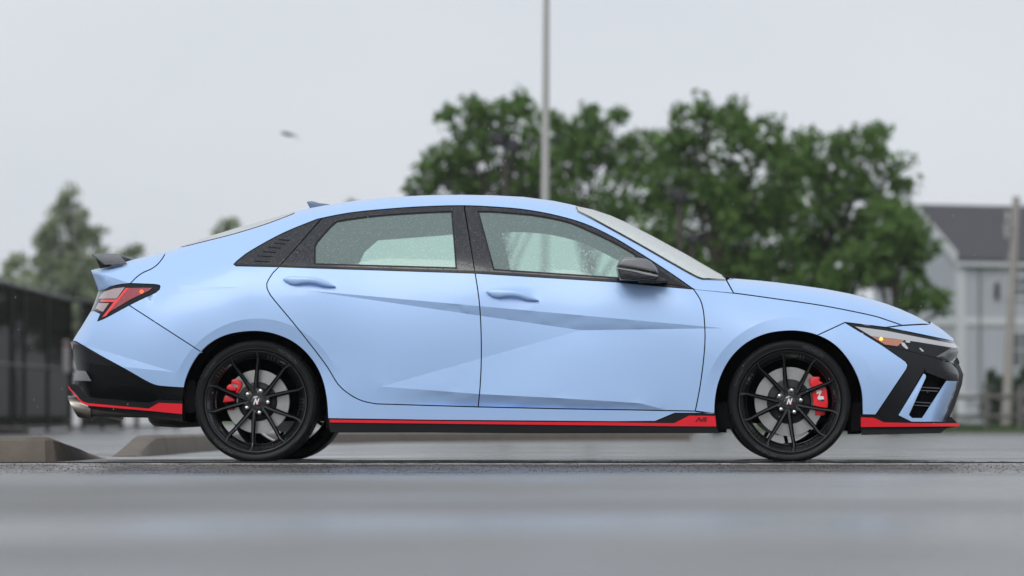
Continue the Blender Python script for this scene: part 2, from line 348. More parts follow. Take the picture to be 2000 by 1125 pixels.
# ---- pressed facets of the flanks: triangles in side view with an offset (m) at each corner
a0, a1, bm_ = (596, 567, 0), (1412, 641, 0), (1135, 645, -.031)
DL = [(745, 755, .0), (934, 769.5, .009), (1100, 778, .014), (1250, 787.5, .012), (1306, 802, .0)]
EL = [(735, 793, -.008), (934, 799, -.032), (1100, 802, -.022), (1250, 805, -.010), (1306, 806, .0)]
T_DOOR = [(a0, a1, bm_), (a0, bm_, DL[0])] + [(bm_, DL[i], DL[i + 1]) for i in range(4)] + [(bm_, DL[4], a1)]
for i in range(4): T_DOOR += [(DL[i], DL[i + 1], EL[i]), (DL[i + 1], EL[i + 1], EL[i])]
T_DOOR += [(DL[0], EL[0], (650, 760, 0)), (EL[0], (650, 760, 0), (650, 800, 0))]
T_QUARTER = [((308, 556, 0), (466, 561, 0), (292, 580, -.009)), ((292, 580, -.009), (466, 561, 0), (380, 640, 0)), ((292, 580, -.009), (380, 640, 0), (250, 640, 0)), ((292, 580, -.009), (250, 640, 0), (240, 590, 0)),
             ((172, 676, 0), (342, 727, 0), (236, 716, .012)), ((236, 716, .012), (342, 727, 0), (330, 760, .0)), ((236, 716, .012), (330, 760, 0), (280, 745, .004)),((172,676,0),(236,716,.012),(160,676,0)),((160,676,0),(236,716,.012),(280,745,.004))]
T_TRUNK = [((176, 527, 0), (255, 554, 0), (203, 569, -.060)), ((176, 527, 0), (203, 569, -.055), (190, 572, -.03))]
def tri_off(p, tris):
    o = np.zeros(len(p)); done = np.zeros(len(p), bool)
    for A, B, C in tris:
        A, B, C = map(np.array, (A, B, C)); v0 = B[:2] - A[:2]; v1 = C[:2] - A[:2]; d = v0[0] * v1[1] - v1[0] * v0[1]
        if abs(d) < 1e-6: continue
        q = p - A[:2]; u = (q[:, 0] * v1[1] - v1[0] * q[:, 1]) / d; w = (v0[0] * q[:, 1] - q[:, 0] * v0[1]) / d
        m = (u > -1e-4) & (w > -1e-4) & (u + w < 1.0001) & ~done
        o[m] = A[2] + u[m] * (B[2] - A[2]) + w[m] * (C[2] - A[2]); done |= m
    return o
ARCHC = [(503, 790, 168), (1545, 790, 170)]
def ring_off(p):
    o = np.zeros(len(p))
    for cx, cy, r in ARCHC:
        d = p - np.array([cx, cy]); rr = np.hypot(d[:, 0], d[:, 1]); up = np.clip(-d[:, 1] / np.maximum(rr, 1) * 1.6 + .25, 0, 1)
        o += -np.clip((r - rr) / 30, 0, 1) * .017 * up
    return o
DENTS = [(613, 556, 40, 13), (1010, 582, 40, 13)]
def dent_off(p):
    o = np.zeros(len(p))
    for cx, cy, a, b in DENTS:
        o -= .005 * np.exp(-(((p[:, 0] - cx) / a) ** 2 + ((p[:, 1] - cy) / b) ** 2) ** 2)
    return o
def WF(p, off=0., tris=None, ring=False, dent=False, roll=True):
    p = np.asarray(p, float).reshape(-1, 2); w = base_w(p)
    if roll:
        d, Rr, dep = sil_dist(p); k = np.clip(d / Rr, 0, 1)
        w = w - dep * (1 - np.sqrt(np.maximum(0, 1 - (1 - k) ** 2)))
    if tris: w = w + tri_off(p, tris)
    if ring: w = w + ring_off(p)
    if dent: w = w + dent_off(p)
    return w + off
def CP(p, w):
    """photo pixel + half width -> point in the car's own frame (near side)"""
    p = np.asarray(p, float).reshape(-1, 2); w = np.broadcast_to(w, len(p)); dep = CW - w; s = (D + dep) / F
    return np.stack([(p[:, 0] - PX) * s - ORG.x, -w, H - (p[:, 1] - PY) * s], 1)
def cr(pts, step=6., closed=False):
    """smooth curve through points, resampled"""
    pts = [np.array(p, float) for p in pts]; out = []
    n = len(pts)
    for i in range(n - 1):
        p0 = pts[max(i - 1, 0)]; p1 = pts[i]; p2 = pts[i + 1]; p3 = pts[min(i + 2, n - 1)]
        k = max(1, int(np.linalg.norm(p2 - p1) / step))
        for j in range(k):
            t = j / k; out.append(tuple(.5 * ((2 * p1) + (-p0 + p2) * t + (2 * p0 - 5 * p1 + 4 * p2 - p3) * t * t + (-p0 + 3 * p1 - 3 * p2 + p3) * t ** 3)))
    out.append(tuple(pts[-1])); return out
def ln(pts, step=6.):
    out = []
    for a, b in zip(pts[:-1], pts[1:]):
        k = max(1, int(math.hypot(b[0] - a[0], b[1] - a[1]) / step))
        out += [(a[0] + (b[0] - a[0]) * j / k, a[1] + (b[1] - a[1]) * j / k) for j in range(k)]
    out.append(tuple(pts[-1])); return out
def loop(*parts):
    o = []
    for p in parts:
        for q in p:
            if not o or math.hypot(o[-1][0] - q[0], o[-1][1] - q[1]) > .4: o.append((float(q[0]), float(q[1])))
    if math.hypot(o[-1][0] - o[0][0], o[-1][1] - o[0][1]) < .4: o.pop()
    return o
def sil(x0, x1, S=None):
    pts = [(x0[0], x0[1])] + [(a, b) for a, b, *_ in (S or SIL) if x0[0] + 1 < a < x1[0] - 1 and b < 668] + [(x1[0], x1[1])]
    return ln(pts, 6)
def inside(poly, p):
    x, y = p[:, 0], p[:, 1]; c = np.zeros(len(p), bool); n = len(poly); j = n - 1
    for i in range(n):
        xi, yi = poly[i]; xj, yj = poly[j]
        if yi != yj:
            m = ((yi > y) != (yj > y)) & (x < (xj - xi) * (y - yi) / (yj - yi) + xi); c ^= m
        j = i
    return c
def seg_dist(p, a, b):
    d = b - a; t = np.clip(((p[:, None] - a[None]) * d[None]).sum(2) / np.maximum((d ** 2).sum(1), 1e-9), 0, 1)
    return np.sqrt(((p[:, None] - (a[None] + t[..., None] * d[None])) ** 2).sum(2)).min(1)
def inset(poly, g):
    a = np.array(poly); n = len(a); area = np.sum(a[:, 0] * np.roll(a[:, 1], -1) - np.roll(a[:, 0], -1) * a[:, 1])
    e = np.roll(a, -1, 0) - a; e /= np.maximum(np.hypot(e[:, 0], e[:, 1])[:, None], 1e-9)
    nr = np.stack([-e[:, 1], e[:, 0]], 1) * (1 if area > 0 else -1)
    m = nr + np.roll(nr, 1, 0); ln_ = np.maximum((m * np.roll(nr, 1, 0)).sum(1), .55); off = m / ln_[:, None] * g
    sd_, _, _ = sil_dist(a); off[sd_ < .8] = 0
    return [tuple(q) for q in a + off], sd_ < .8
PANELS = []
def panel(name, poly, mat, off=0., holes=(), creases=(), gap=1.1, flange=.018, tris=None, ring=False, dent=False, grid=9., sides='both', cap=None, parent=None, wfun=None, roll=True, crown=.012, smooth=True, hflange=None):
    """a body panel: outline in side view, draped over the body surface; built for both flanks, or joined over the top"""
    wf = wfun or (lambda q: WF(q, off, tris, ring, dent, roll))
    outer, onsil = inset(poly, gap) if gap else (list(poly), [False] * len(poly))
    hl = [inset(h, -gap * .0)[0] if gap else list(h) for h in holes]
    loops = [outer] + hl
    V = []; E = []; ncre0 = 0
    for lp in loops:
        s = len(V); V += lp; E += [(s + i, s + (i + 1) % len(lp)) for i in range(len(lp))]
    ncon = len(E); nb = len(V)
    cset = []
    for c in creases:
        c = ln(c, 7.); ca = np.array(c); far_ = seg_dist(ca, np.array(outer), np.roll(np.array(outer), -1, 0)) > 1.6; ins = inside(outer, ca)
        near_in = np.array([ins[max(0, q - 2):q + 3].any() for q in range(len(c))])
        keep = far_ & near_in; gone = ~near_in; prev = None
        for q, k in zip(c, keep):
            if k:
                V.append(q); 
                if prev is not None: E.append((prev, len(V) - 1))
                prev = len(V) - 1
            elif gone[c.index(q)]: prev = None
    A = np.array(outer); x0, y0 = A.min(0); x1, y1 = A.max(0)
    ca = np.array(V); 
    sa = np.array([V[e[0]] for e in E]); sb = np.array([V[e[1]] for e in E])
    def pts(step, jit=.0):
        gx = np.arange(x0 + step * .5, x1, step); gy = np.arange(y0 + step * .5, y1, step)
        if len(gx) == 0 or len(gy) == 0: return np.zeros((0, 2))
        X, Y = np.meshgrid(gx, gy); X = X + (np.arange(len(gy)) % 2)[:, None] * step * .5
        q = np.stack([X.ravel(), Y.ravel()], 1); q = q[inside(outer, q)]
        for h in hl:
            if len(q): q = q[~inside(h, q)]
        if len(q): q = q[seg_dist(q, sa, sb) > step * .45]
        return q
    Q = pts(grid)
    if roll and len(Q):
        d, Rr, _ = sil_dist(Q); Q = Q[d > Rr + 2]
        f = pts(3.2)
        if len(f): d, Rr, _ = sil_dist(f); f = f[d <= Rr + 2]; Q = np.concatenate([Q, f])
    if ring and len(Q):
        pass
    V2 = [Vector(v) for v in V] + [Vector(q) for q in Q]
    vv, ee, ff, ov, oe, of = delaunay_2d_cdt(V2, E, [], 0, 1e-4)
    vp = np.array([(v[0], v[1]) for v in vv]); ff = [tuple(f) for f in ff]
    cen = np.array([vp[list(f)].mean(0) for f in ff]); ok = inside(outer, cen)
    for h in hl: ok &= ~inside(h, cen)
    fa = np.array(ff); e1, e2, e3 = vp[fa[:, 1]] - vp[fa[:, 0]], vp[fa[:, 2]] - vp[fa[:, 1]], vp[fa[:, 0]] - vp[fa[:, 2]]
    lm = np.maximum.reduce([np.hypot(*e1.T), np.hypot(*e2.T), np.hypot(*e3.T)])
    ok &= np.abs(e1[:, 0] * e2[:, 1] - e1[:, 1] * e2[:, 0]) / np.maximum(lm, 1e-9) > .12      # drop slivers
    ff = [f for f, k in zip(ff, ok) if k]
    w = wf(vp)
    creE = set()
    for e, org in zip(ee, oe):
        if any(i >= ncon for i in org): creE.add((min(e), max(e)))
    if tris and wfun is None:
        # relax the pressed relief between its creases so that only the creases stay sharp
        of_ = tri_off(vp, tris); ed = np.array([(a, b) for f in ff for a, b in ((f[0], f[1]), (f[1], f[2]), (f[2], f[0]))])
        fixed = np.zeros(len(vp), bool)
        for a, b in creE: fixed[a] = fixed[b] = True
        fixed |= seg_dist(vp, sa[:ncon], sb[:ncon]) < .05
        deg = np.zeros(len(vp)); np.add.at(deg, ed[:, 0], 1); np.add.at(deg, ed[:, 1], 1)
        cur = of_.copy()
        for _ in range(140):
            acc = np.zeros(len(vp)); np.add.at(acc, ed[:, 0], cur[ed[:, 1]]); np.add.at(acc, ed[:, 1], cur[ed[:, 0]])
            nw = np.where(deg > 0, acc / np.maximum(deg, 1), cur); cur = np.where(fixed, of_, nw)
        w = w - of_ + cur
    co = CP(vp, w)
    bm = bmesh.new(); bv = [bm.verts.new(c) for c in co]
    for f in ff:
        try: bm.faces.new([bv[i] for i in f])
        except ValueError: pass
    bm.verts.index_update(); bm.edges.ensure_lookup_table()
    for f in bm.faces:
        f.normal_update()
        if f.normal.y > 0: f.normal_flip()
        f.smooth = smooth
    sild = sil_dist(vp)[0]
    bnd = [e for e in bm.edges if len(e.link_faces) == 1]
    for e in bm.edges:
        i, j = e.verts[0].index, e.verts[1].index
        if (min(i, j), max(i, j)) in creE: e.smooth = False
    if flange:
        fe = [e for e in bnd if not (sild[e.verts[0].index] < .8 and sild[e.verts[1].index] < .8)]
        new = {}
        for e in fe:
            for v in e.verts:
                if v not in new:
                    fl = flange; 
                    new[v] = bm.verts.new((v.co.x, v.co.y + fl, v.co.z))
        for e in fe:
            e.smooth = False; f0 = e.link_faces[0]; lp = [l for l in f0.loops if l.edge == e][0]; a, b = lp.vert, lp.link_loop_next.vert
            nf = bm.faces.new([b, a, new[a], new[b]]); nf.smooth = False
    lone = [v for v in bm.verts if not v.link_faces]
    bmesh.ops.delete(bm, geom=lone, context='VERTS')
    def finish(b, nm):
        me = bpy.data.meshes.new(nm); b.to_mesh(me); me.materials.append(mat); return add(nm, me, parent or car)
    def mirror(b):
        for v in b.verts: v.co.y = -v.co.y
        for f in b.faces: f.normal_flip()
    if cap is not None or sides == 'join':
        b2 = bm.copy(); mirror(b2); me2 = bpy.data.meshes.new('tmp'); b2.to_mesh(me2); b2.free(); bm.from_mesh(me2); bpy.data.meshes.remove(me2)
        if cap is not None: cap_strip(bm, cap, wf, crown)
        o = finish(bm, name); bm.free(); return [o]
    o = finish(bm, name); r = [o]
    if sides == 'both':
        mirror(bm); r.append(finish(bm, name))
    bm.free(); return r
def cap_strip(bm, pts, wf, crown, n=8):
    """closes the body across the centre line between the near and the far outline"""
    p = np.array(pts); w = wf(p); c = CP(p, w); rows = []
    t = np.gradient(c[:, [0, 2]], axis=0); nr = np.stack([-t[:, 1], t[:, 0]], 1); nr /= np.maximum(np.hypot(nr[:, 0], nr[:, 1])[:, None], 1e-9)
    mid = np.array([c[:, 0].mean(), .55])
    if ((c[:, [0, 2]] - mid) * nr).sum() < 0: nr = -nr
    for i in range(len(c)):
        rows.append([bm.verts.new((c[i, 0] + nr[i, 0] * crown * (1 - u * u), -u * -c[i, 1] if False else c[i, 1] * u, c[i, 2] + nr[i, 1] * crown * (1 - u * u))) for u in np.linspace(1, -1, n + 1)])
    for i in range(len(c) - 1):
        for j in range(n):
            f = bm.faces.new([rows[i][j], rows[i][j + 1], rows[i + 1][j + 1], rows[i + 1][j]]); f.smooth = True
            f.normal_update(); k = (i); 
            if f.normal.x * nr[k, 0] + f.normal.z * nr[k, 1] < 0: f.normal_flip()
def cap_panel(name, pts, mat, crown=.012, off=0., n=8):
    bm = bmesh.new(); cap_strip(bm, pts, lambda q: WF(q, off), crown, n)
    me = bpy.data.meshes.new(name); bm.to_mesh(me); bm.free(); me.materials.append(mat); return add(name, me, car)

# ---- shut lines and outlines, traced in side view
TRIM_TOP = cr([(457, 516), (463, 510), (490, 490), (550, 457), (610, 432), (630, 426), (690, 415), (780, 406.5), (850, 402.8), (906, 401.8), (960, 404), (1020, 409), (1080, 419.5), (1140, 436.5), (1195, 462), (1250, 494.8), (1310, 533.7), (1354, 564.5)])
TRIM_BOT = ln([(1354, 564.5), (1299.5, 559.7), (1200, 550.3), (928, 533.5), (600, 523), (545, 521), (461, 519.2), (457, 516)])
GLASS_R = loop(cr([(613.5, 517), (613.5, 490), (614, 480), (620, 470), (645, 442), (657, 431.5)]), cr([(657, 431.5), (690, 426), (735, 420.5), (786, 416.5), (840, 413.5), (884, 412)]), ln([(884, 412), (892.8, 525)]), ln([(892.8, 525), (613.5, 517)]))
GLASS_F = loop(cr([(932, 412), (960, 412.3), (990, 414.4), (1050, 420.5), (1110, 433), (1155, 451.5), (1200, 473), (1241, 496)]), ln([(1241, 496), (1262, 548)]), ln([(1262, 548), (963.4, 528)]), ln([(963.4, 528), (932, 412)]))
RD_REAR = cr([(545, 521), (533, 533), (526.4, 543), (521, 554), (521.5, 563), (527, 574), (536, 586.5), (580.5, 640), (634.6, 710), (660, 750), (684, 771), (708, 783), (735, 788.8)])
RD_BOT = ln([(735, 788.8), (934, 794.8)])
BGAP = cr([(928, 533.5), (935.7, 586), (939.3, 640), (940, 700), (938, 750), (934, 794.8)])
FD_BOT = ln([(934, 794.8), (1100, 798.5), (1200, 800), (1358, 802.9)])
FD_FRONT = cr([(1358, 802.9), (1367, 756), (1374.5, 699), (1377, 654), (1374, 609), (1367, 584), (1354, 564.5)])
ARCH_R = cr([(359.5, 757.6), (363, 741), (373, 717), (388, 693), (409, 672), (436, 657), (466, 649.5), (502.5, 647.3), (535.5, 652.5), (568.5, 666), (595.5, 687), (616.6, 714), (630, 744), (637.6, 780), (640.3, 817.7)], 5)
ARCH_F = cr([(1396, 807.5), (1397.3, 780), (1403, 750), (1415, 720), (1433, 693), (1460, 669), (1496, 652.5), (1535.5, 646.5), (1568.6, 648), (1601.6, 657), (1631.6, 675), (1655.6, 702), (1673.7, 735), (1682.7, 768), (1684.3, 810)], 5)
i_af = min(range(len(ARCH_F)), key=lambda i: abs(ARCH_F[i][0] - 1598)); i_ar = min(range(len(ARCH_R)), key=lambda i: abs(ARCH_R[i][0] - 392) + (ARCH_R[i][1] > 720) * 99)
SILL_BOT = ln([(640.3, 817.7), (840, 820.7), (1200, 823.7), (1280, 823)])
HOODLINE = cr([(1354, 564.5), (1433, 572.5), (1520, 584.3), (1610, 597.5), (1700, 615.5), (1735, 626), (1762, 635.3)])
WS_EDGE = cr([(1126, 403.8), (1128.5, 411), (1160, 427), (1250, 476.6), (1310, 511), (1364, 540.5), (1384, 543.5), (1418, 546)])
RG_EDGE = cr([(574, 413.3), (574, 416.5), (520, 437), (460, 455.6), (400, 471), (364, 480), (349, 483)])
BUMP_LINE = ln([(253, 596.7), (394, 688)])
TRUNK_LINE = cr([(324, 492.5), (317, 505), (307, 517), (294, 526), (280, 532), (267, 541), (254.6, 553.5)])
TL_TOP = cr([(194, 569.5), (203, 566.5), (221.7, 558.5), (236, 555.5), (254.6, 553.8)]) + cr([(258, 553.8), (280, 554.6), (303.8, 555.8), (311, 557.2), (312.6, 559.5)])
TL_BOT = cr([(312.6, 559.5), (311, 565), (303.8, 571), (280, 582), (253, 595.3), (208, 619.5), (190.4, 627)])
TL_IN = ln([(190.4, 627), (197, 613), (182.6, 606), (177.5, 608.5)])
HL_TOP = ln([(1650.4, 629.8), (1730, 639.4), (1800, 653.5), (1862, 666.6)])
HL_LOW = ln([(1650.4, 629.8), (1723, 674)])
HL_LOW2 = cr([(1723, 674), (1778.7, 686.7), (1825, 698)])

# ---- painted panels
DOOR_APERTURE = loop(TRIM_TOP, FD_FRONT[::-1], FD_BOT[::-1], RD_BOT[::-1], RD_REAR[::-1], ln([(545, 521), (461, 519.2), (457, 516)]))
body_outer = loop(ln([(1354.5, 566), (1433, 573)]), ln([(1433, 573), (1418, 546)]), WS_EDGE[::-1], sil((1126, 403.2), (574, 413.2))[::1] if False else sil((574, 413.3), (1126, 403.1))[::-1], RG_EDGE, sil((324, 492.5), (349, 483))[::-1], TRUNK_LINE, TL_TOP[-8:], TL_BOT[:12], BUMP_LINE, ARCH_R[i_ar:], SILL_BOT, ln([(1280, 823), (1318, 807), (1396, 807.3)]), ln([(1396, 807.3), (1358.5, 803.6)]), FD_FRONT)
tl_end = min(range(len(TL_BOT)), key=lambda i: math.hypot(TL_BOT[i][0] - 253, TL_BOT[i][1] - 596.7))
body_outer = loop(ln([(1354.5, 566), (1433, 573)]), ln([(1433, 573), (1418, 546)]), WS_EDGE[::-1], sil((574, 413.3), (1126, 403.1))[::-1], RG_EDGE, sil((324, 492.5), (349, 483))[::-1], TRUNK_LINE, [q for q in TL_TOP if q[0] > 257], TL_BOT[:tl_end + 1], BUMP_LINE, ARCH_R[i_ar:], SILL_BOT, ln([(1280, 823), (1318, 807), (1396, 807.3)]), ln([(1396, 807.3), (1358.5, 803.6)]), FD_FRONT[:-1])
# the fender edge, the hood line and the door aperture leave the side frame as one pressing with an opening for the doors
side_hole = loop(TRIM_TOP[:-1], [(1352, 563.6)], FD_FRONT[::-1][1:], FD_BOT[::-1], RD_BOT[::-1], RD_REAR[::-1], ln([(545, 521), (461, 519.2), (457, 516)]))
side_poly = loop(ln([(1358.5, 566.5), (1433, 573)]), ln([(1433, 573), (1418, 546)]), WS_EDGE[::-1], sil((574, 413.3), (1126, 403.1))[::-1], RG_EDGE, sil((324, 492.5), (349, 483))[::-1], TRUNK_LINE, [q for q in TL_TOP if q[0] > 257], TL_BOT[:tl_end + 1], BUMP_LINE, ARCH_R[i_ar:], SILL_BOT, ln([(1280, 823), (1318, 807), (1396, 807.3)]), ln([(1396, 807.3), (1360, 803.8)]),
                 FD_BOT[::-1], RD_BOT[::-1], RD_REAR[::-1], ln([(545, 521), (461, 519.2), (457, 516)]), TRIM_TOP[1:-1])
Q_CRE = [[(308, 556), (466, 561)], [(292, 580), (466, 561)]]
def arc(c, r, t0, t1, n=24): return [(c[0] + r * math.cos(R(t0 + (t1 - t0) * i / n)), c[1] - r * math.sin(R(t0 + (t1 - t0) * i / n))) for i in range(n + 1)]
RINGS = [arc(ARCHC[0], 168, 25, 158), arc(ARCHC[1], 170, 20, 160)]
panel('side_frame', side_poly, PAINT, tris=T_QUARTER, ring=True, creases=Q_CRE + RINGS, flange=.02)
D_CRE = [[a0[:2], a1[:2]], [a0[:2], bm_[:2]], [bm_[:2], a1[:2]], [bm_[:2], DL[0][:2]], [q[:2] for q in DL]]
rd = panel('rear_door', loop(RD_REAR, RD_BOT, BGAP[::-1], ln([(928, 533.5), (600, 523), (545, 521)])), PAINT, tris=T_DOOR, ring=True, dent=True, creases=D_CRE + RINGS)
fd = panel('front_door', loop(BGAP, FD_BOT, FD_FRONT, ln([(1354, 564.5), (1299.5, 559.7), (1200, 550.3), (928, 533.5)])), PAINT, tris=T_DOOR, dent=True, creases=D_CRE)
panel('front_fender', loop(HOODLINE, ln([(1762, 635.3), (1730, 639.4)]), ln([(1730, 639.4), (1650.4, 629.8)]), ln([(1650.4, 629.8), ARCH_F[i_af]]), ARCH_F[:i_af + 1][::-1], ln([(1396, 807.5), (1358, 802.9)]), FD_FRONT), PAINT, tris=T_DOOR, ring=True, creases=RINGS + D_CRE[:3])
SH = sil((1426, 543.2), (1817, 633.6))
H_CRE = [[(1440, 552), (1520, 562), (1610, 578), (1700, 599), (1775, 624)]]
T_HOOD = []
hc = [(1440, 552), (1520, 562), (1610, 578), (1700, 599), (1775, 624), (1800, 634)]
for (u, v) in zip(hc[:-1], hc[1:]):
    lo0, lo1 = (u[0] + 6, u[1] + 16), (v[0] + 6, v[1] + 14)
    T_HOOD += [((*u, 0), (*v, 0), (*lo0, -.014)), ((*v, 0), (*lo1, -.014), (*lo0, -.014)), ((*lo0, -.014), (*lo1, -.014), (lo0[0], lo0[1] + 22, 0)), ((*lo1, -.014), (lo1[0], lo1[1] + 22, 0), (lo0[0], lo0[1] + 22, 0))]
panel('hood', loop(SH, ln([(1817, 633.6), (1802, 633), (1762, 635.3)]), [q for q in HOODLINE[::-1] if q[0] > 1433], ln([(1433, 572.5), (1419, 547)])), PAINT, cap=SH, creases=H_CRE, crown=.014)
SN = sil((1817, 633.6), (1862, 666.6))
panel('nose_panel', loop(SN, HL_TOP[::-1][:int(len(HL_TOP) * .62)], ln([(1730, 639.4), (1762, 635.8), (1802, 633.6), (1817, 633.6)])), PAINT, cap=SN, crown=.03)
panel('front_bumper', loop(ln([ARCH_F[i_af], (1650.4, 629.8)]), HL_LOW, ln([(1723, 674), (1769, 706), (1773.2, 713), (1770.6, 721), (1710.5, 810.5), (1684.3, 810)]), ARCH_F[i_af:][::-1]), PAINT, ring=True, creases=RINGS)
BUMP_SIL = [(177, 609), (168.5, 623), (160, 637), (151, 651), (142.5, 665)]
panel('rear_bumper', loop(ln([(142.5, 665), (148, 667), (200, 697), (244.4, 721), (280, 741.6)]), cr([(280, 741.6), (297.8, 750.4), (315.5, 754.5), (359.5, 757.6)]), ARCH_R[:i_ar + 1], BUMP_LINE[::-1], TL_BOT[tl_end:], TL_IN, ln(BUMP_SIL)), PAINT, tris=T_QUARTER, ring=True, creases=RINGS + [[(172, 676), (342, 727)], [(236, 716), (342, 727)]], cap=ln(BUMP_SIL), crown=.02)
ST = sil((178, 528), (324, 492.5)); TT = [(178, 528), (182, 539), (185.5, 549), (192.5, 569)]
panel('trunk_lid', loop(ST, TRUNK_LINE, TL_TOP[:len(TL_TOP) // 2][::-1] if False else [q for q in TL_TOP if q[0] < 255][::-1], ln(TT)[::-1]), PAINT, tris=T_TRUNK, creases=[[(176, 527), (255, 554)], [(190, 531), (203, 567)]], cap=ST, crown=.02)
cap_panel('tail_panel', ln(TT), PAINT, .02)
cap_panel('roof', sil((574, 413.3), (1126, 403.1)), PAINT, .014)
# ---- glass of the screens
SW = sil((1126, 403.1), (1416, 540)); SR = sil((349, 483), (574, 413.3))
panel('windshield', loop(SW, ln([(1416, 540), (1418, 545.5)]), WS_EDGE[::-1]), GLASS_SCREEN, cap=SW, crown=.014, gap=.6, off=-.004)
panel('rear_window', loop(SR, RG_EDGE), GLASS_SCREEN, cap=SR, crown=.014, gap=.4, off=-.003)
SC = sil((1416, 540), (1426, 543.2)); cap_panel('cowl', [(1414, 541.5), (1420, 544), (1428, 545.5)], MATTE, .0)
# black seal along the windshield
panel('windshield_seal', loop(WS_EDGE, [(x - 1.5, y + 2.6) for x, y in WS_EDGE][::-1]), GLOSS, off=.003, gap=0, flange=.006)

# ---- black window frames, glass, quarter louvre panel
QT = loop([q for q in TRIM_TOP if q[0] < 628], ln([(628, 426.6), (545, 521)]), ln([(545, 521), (461, 519.2), (457, 516)]))
qt = panel('quarter_trim', QT, GLOSS, off=-.003, gap=.7, flange=.012)
for i, (x, y) in enumerate([(505, 508), (512, 498), (521, 489.5), (532, 481), (543, 473), (553, 466)]):
    panel('louvre', loop(ln([(x - 6, y), (x + 22 - 2 * i, y + 2.4), (x + 21 - 2 * i, y + 3.2), (x - 8, y + 1.5)])), MATTE, off=.0005, gap=0, flange=.004, grid=6, parent=qt[0], sides='near')
wr = panel('rear_window_frame', loop([q for q in TRIM_TOP if 629.5 < q[0] < 905], ln([(906, 401.8), (928, 533.5)]), ln([(928, 533.5), (600, 523), (545, 521)]), ln([(545, 521), (629, 426.4)])), GLOSS, off=-.003, holes=[GLASS_R], gap=.8, flange=.012)
wfm = panel('front_window_frame', loop([q for q in TRIM_TOP if q[0] > 907], ln([(1354, 564.5), (1299.5, 559.7), (1200, 550.3), (928, 533.5)]), ln([(928, 533.5), (906.8, 401.8)])), GLOSS, off=-.003, holes=[GLASS_F], gap=.8, flange=.012)
for nm, poly in (('rear_door_window', GLASS_R), ('front_door_window', GLASS_F)):
    near = panel(nm, poly, GLASS_NEAR, off=-.011, gap=-1.0, flange=0, sides='near')
    far = panel(nm, poly, GLASS_FAR, off=-.011, gap=-1.0, flange=0, sides='near')[0]
    for v in far.data.vertices: v.co.y = -v.co.y
    far.data.flip_normals()
    # seal round the glass
    ring = inset(poly, 3.0)[0]
    panel('window_seal', poly, MATTE, off=-.008, holes=[ring], gap=0, flange=.004)
belt = loop(ln([(1354, 564.5), (1299.5, 559.7), (1200, 550.3), (928, 533.5), (600, 523), (545, 521), (461, 519.2)]), ln([(461, 516.6), (545, 517.5), (600, 519), (928, 528.8), (1200, 545.4), (1299.5, 555), (1350, 562)]))
panel('belt_moulding', belt, SATIN, off=.002, gap=0, flange=.008)

# ---- dark structure behind the shut lines, cabin lining
frame_out = loop(ln([(1356, 562), (1425, 570)]), WS_EDGE[::-1][2:-2], [(x, y + 9) for x, y in sil((590, 410.2), (1110, 399.5))[::-1]], [(x + 4, y + 5) for x, y in RG_EDGE[3:]], ln([(345, 496), (330, 520), (280, 560), (260, 600), (392, 684)]), [(x, y - 2) for x, y in ARCH_R[i_ar:-1]], ln([(643, 816), (840, 819), (1280, 821), (1394, 806)]), [(x, y - 2) for x, y in ARCH_F[:i_af]], ln([(1600, 650), (1640, 634), (1720, 632), (1690, 616), (1560, 594), (1433, 575)]))
grow = lambda poly, g: inset(poly, -g)[0]
panel('inner_frame', frame_out, VOID, off=-.058, holes=[grow(GLASS_R, 1.5), grow(GLASS_F, 1.5)], gap=0, flange=0, grid=18)
lin_out = loop([(x, y + 16) for x, y in sil((600, 407.5), (1110, 399.5))], ln([(1135, 425), (1200, 462), (1290, 520), (1345, 560)]), ln([(1345, 560), (1300, 620), (560, 600), (430, 540)]), ln([(430, 540), (480, 470), (600, 424)]))
hole_r = loop(ln([(640, 517), (668, 470), (700, 446), (880, 433)]), ln([(880, 433), (886, 528), (640, 520)]))
hole_f = loop(cr([(958, 432), (990, 430), (1050, 434), (1110, 447), (1155, 465), (1200, 487), (1236, 508)]), ln([(1236, 508), (1254, 552), (978, 534), (958, 432)]))
lin = panel('cabin_lining', lin_out, LINING, off=-.075, holes=[grow(GLASS_R, 4), grow(GLASS_F, 4)], gap=0, flange=0, grid=14, sides='near')
lin = panel('cabin_lining', lin_out, LINING, off=-.075, holes=[hole_r, hole_f], gap=0, flange=0, grid=14, sides='near')[0]
for v in lin.data.vertices: v.co.y = -v.co.y
lin.data.flip_normals()
cap_panel('headliner', [(x, y + 16) for x, y in sil((600, 407.5), (1110, 399.5))], LINING, .0, off=-.075)
def box_part(name, x0, x1, yt, yb, w0, w1, mat, bevel=.0, taper=None):
    """a block across the car between half widths w0..w1, given by side-view pixels"""
    m = MB(); 
    a = CP([(x0, yt), (x1, yt), (x1, yb), (x0, yb)], CW); 
    m.prism([(q[0], q[2]) for q in a], -w1, -w0); return m.obj(name, mat, car, bevel=bevel)
box_part('cabin_floor', 655, 1380, 640, 815, -.80, .80, VOID)
box_part('rear_shelf', 440, 640, 560, 640, -.62, .62, SEAT)
box_part('dashboard', 1250, 1390, 575, 640, -.68, .68, SEAT, .03)
def seat(px, side):
    m = MB(); b = CP([(px - 60, 640), (px + 70, 630), (px + 75, 600), (px - 40, 605)], CW); m.prism([(q[0], q[2]) for q in b], side - .24, side + .24)
    b = CP([(px - 95, 555), (px - 70, 550), (px - 25, 615), (px - 62, 640)], CW); m.prism([(q[0], q[2]) for q in b], side - .23, side + .23)
    m.obj('seat', SEAT, car, bevel=.02)
for sx in (-.36, .36): seat(1090, sx)

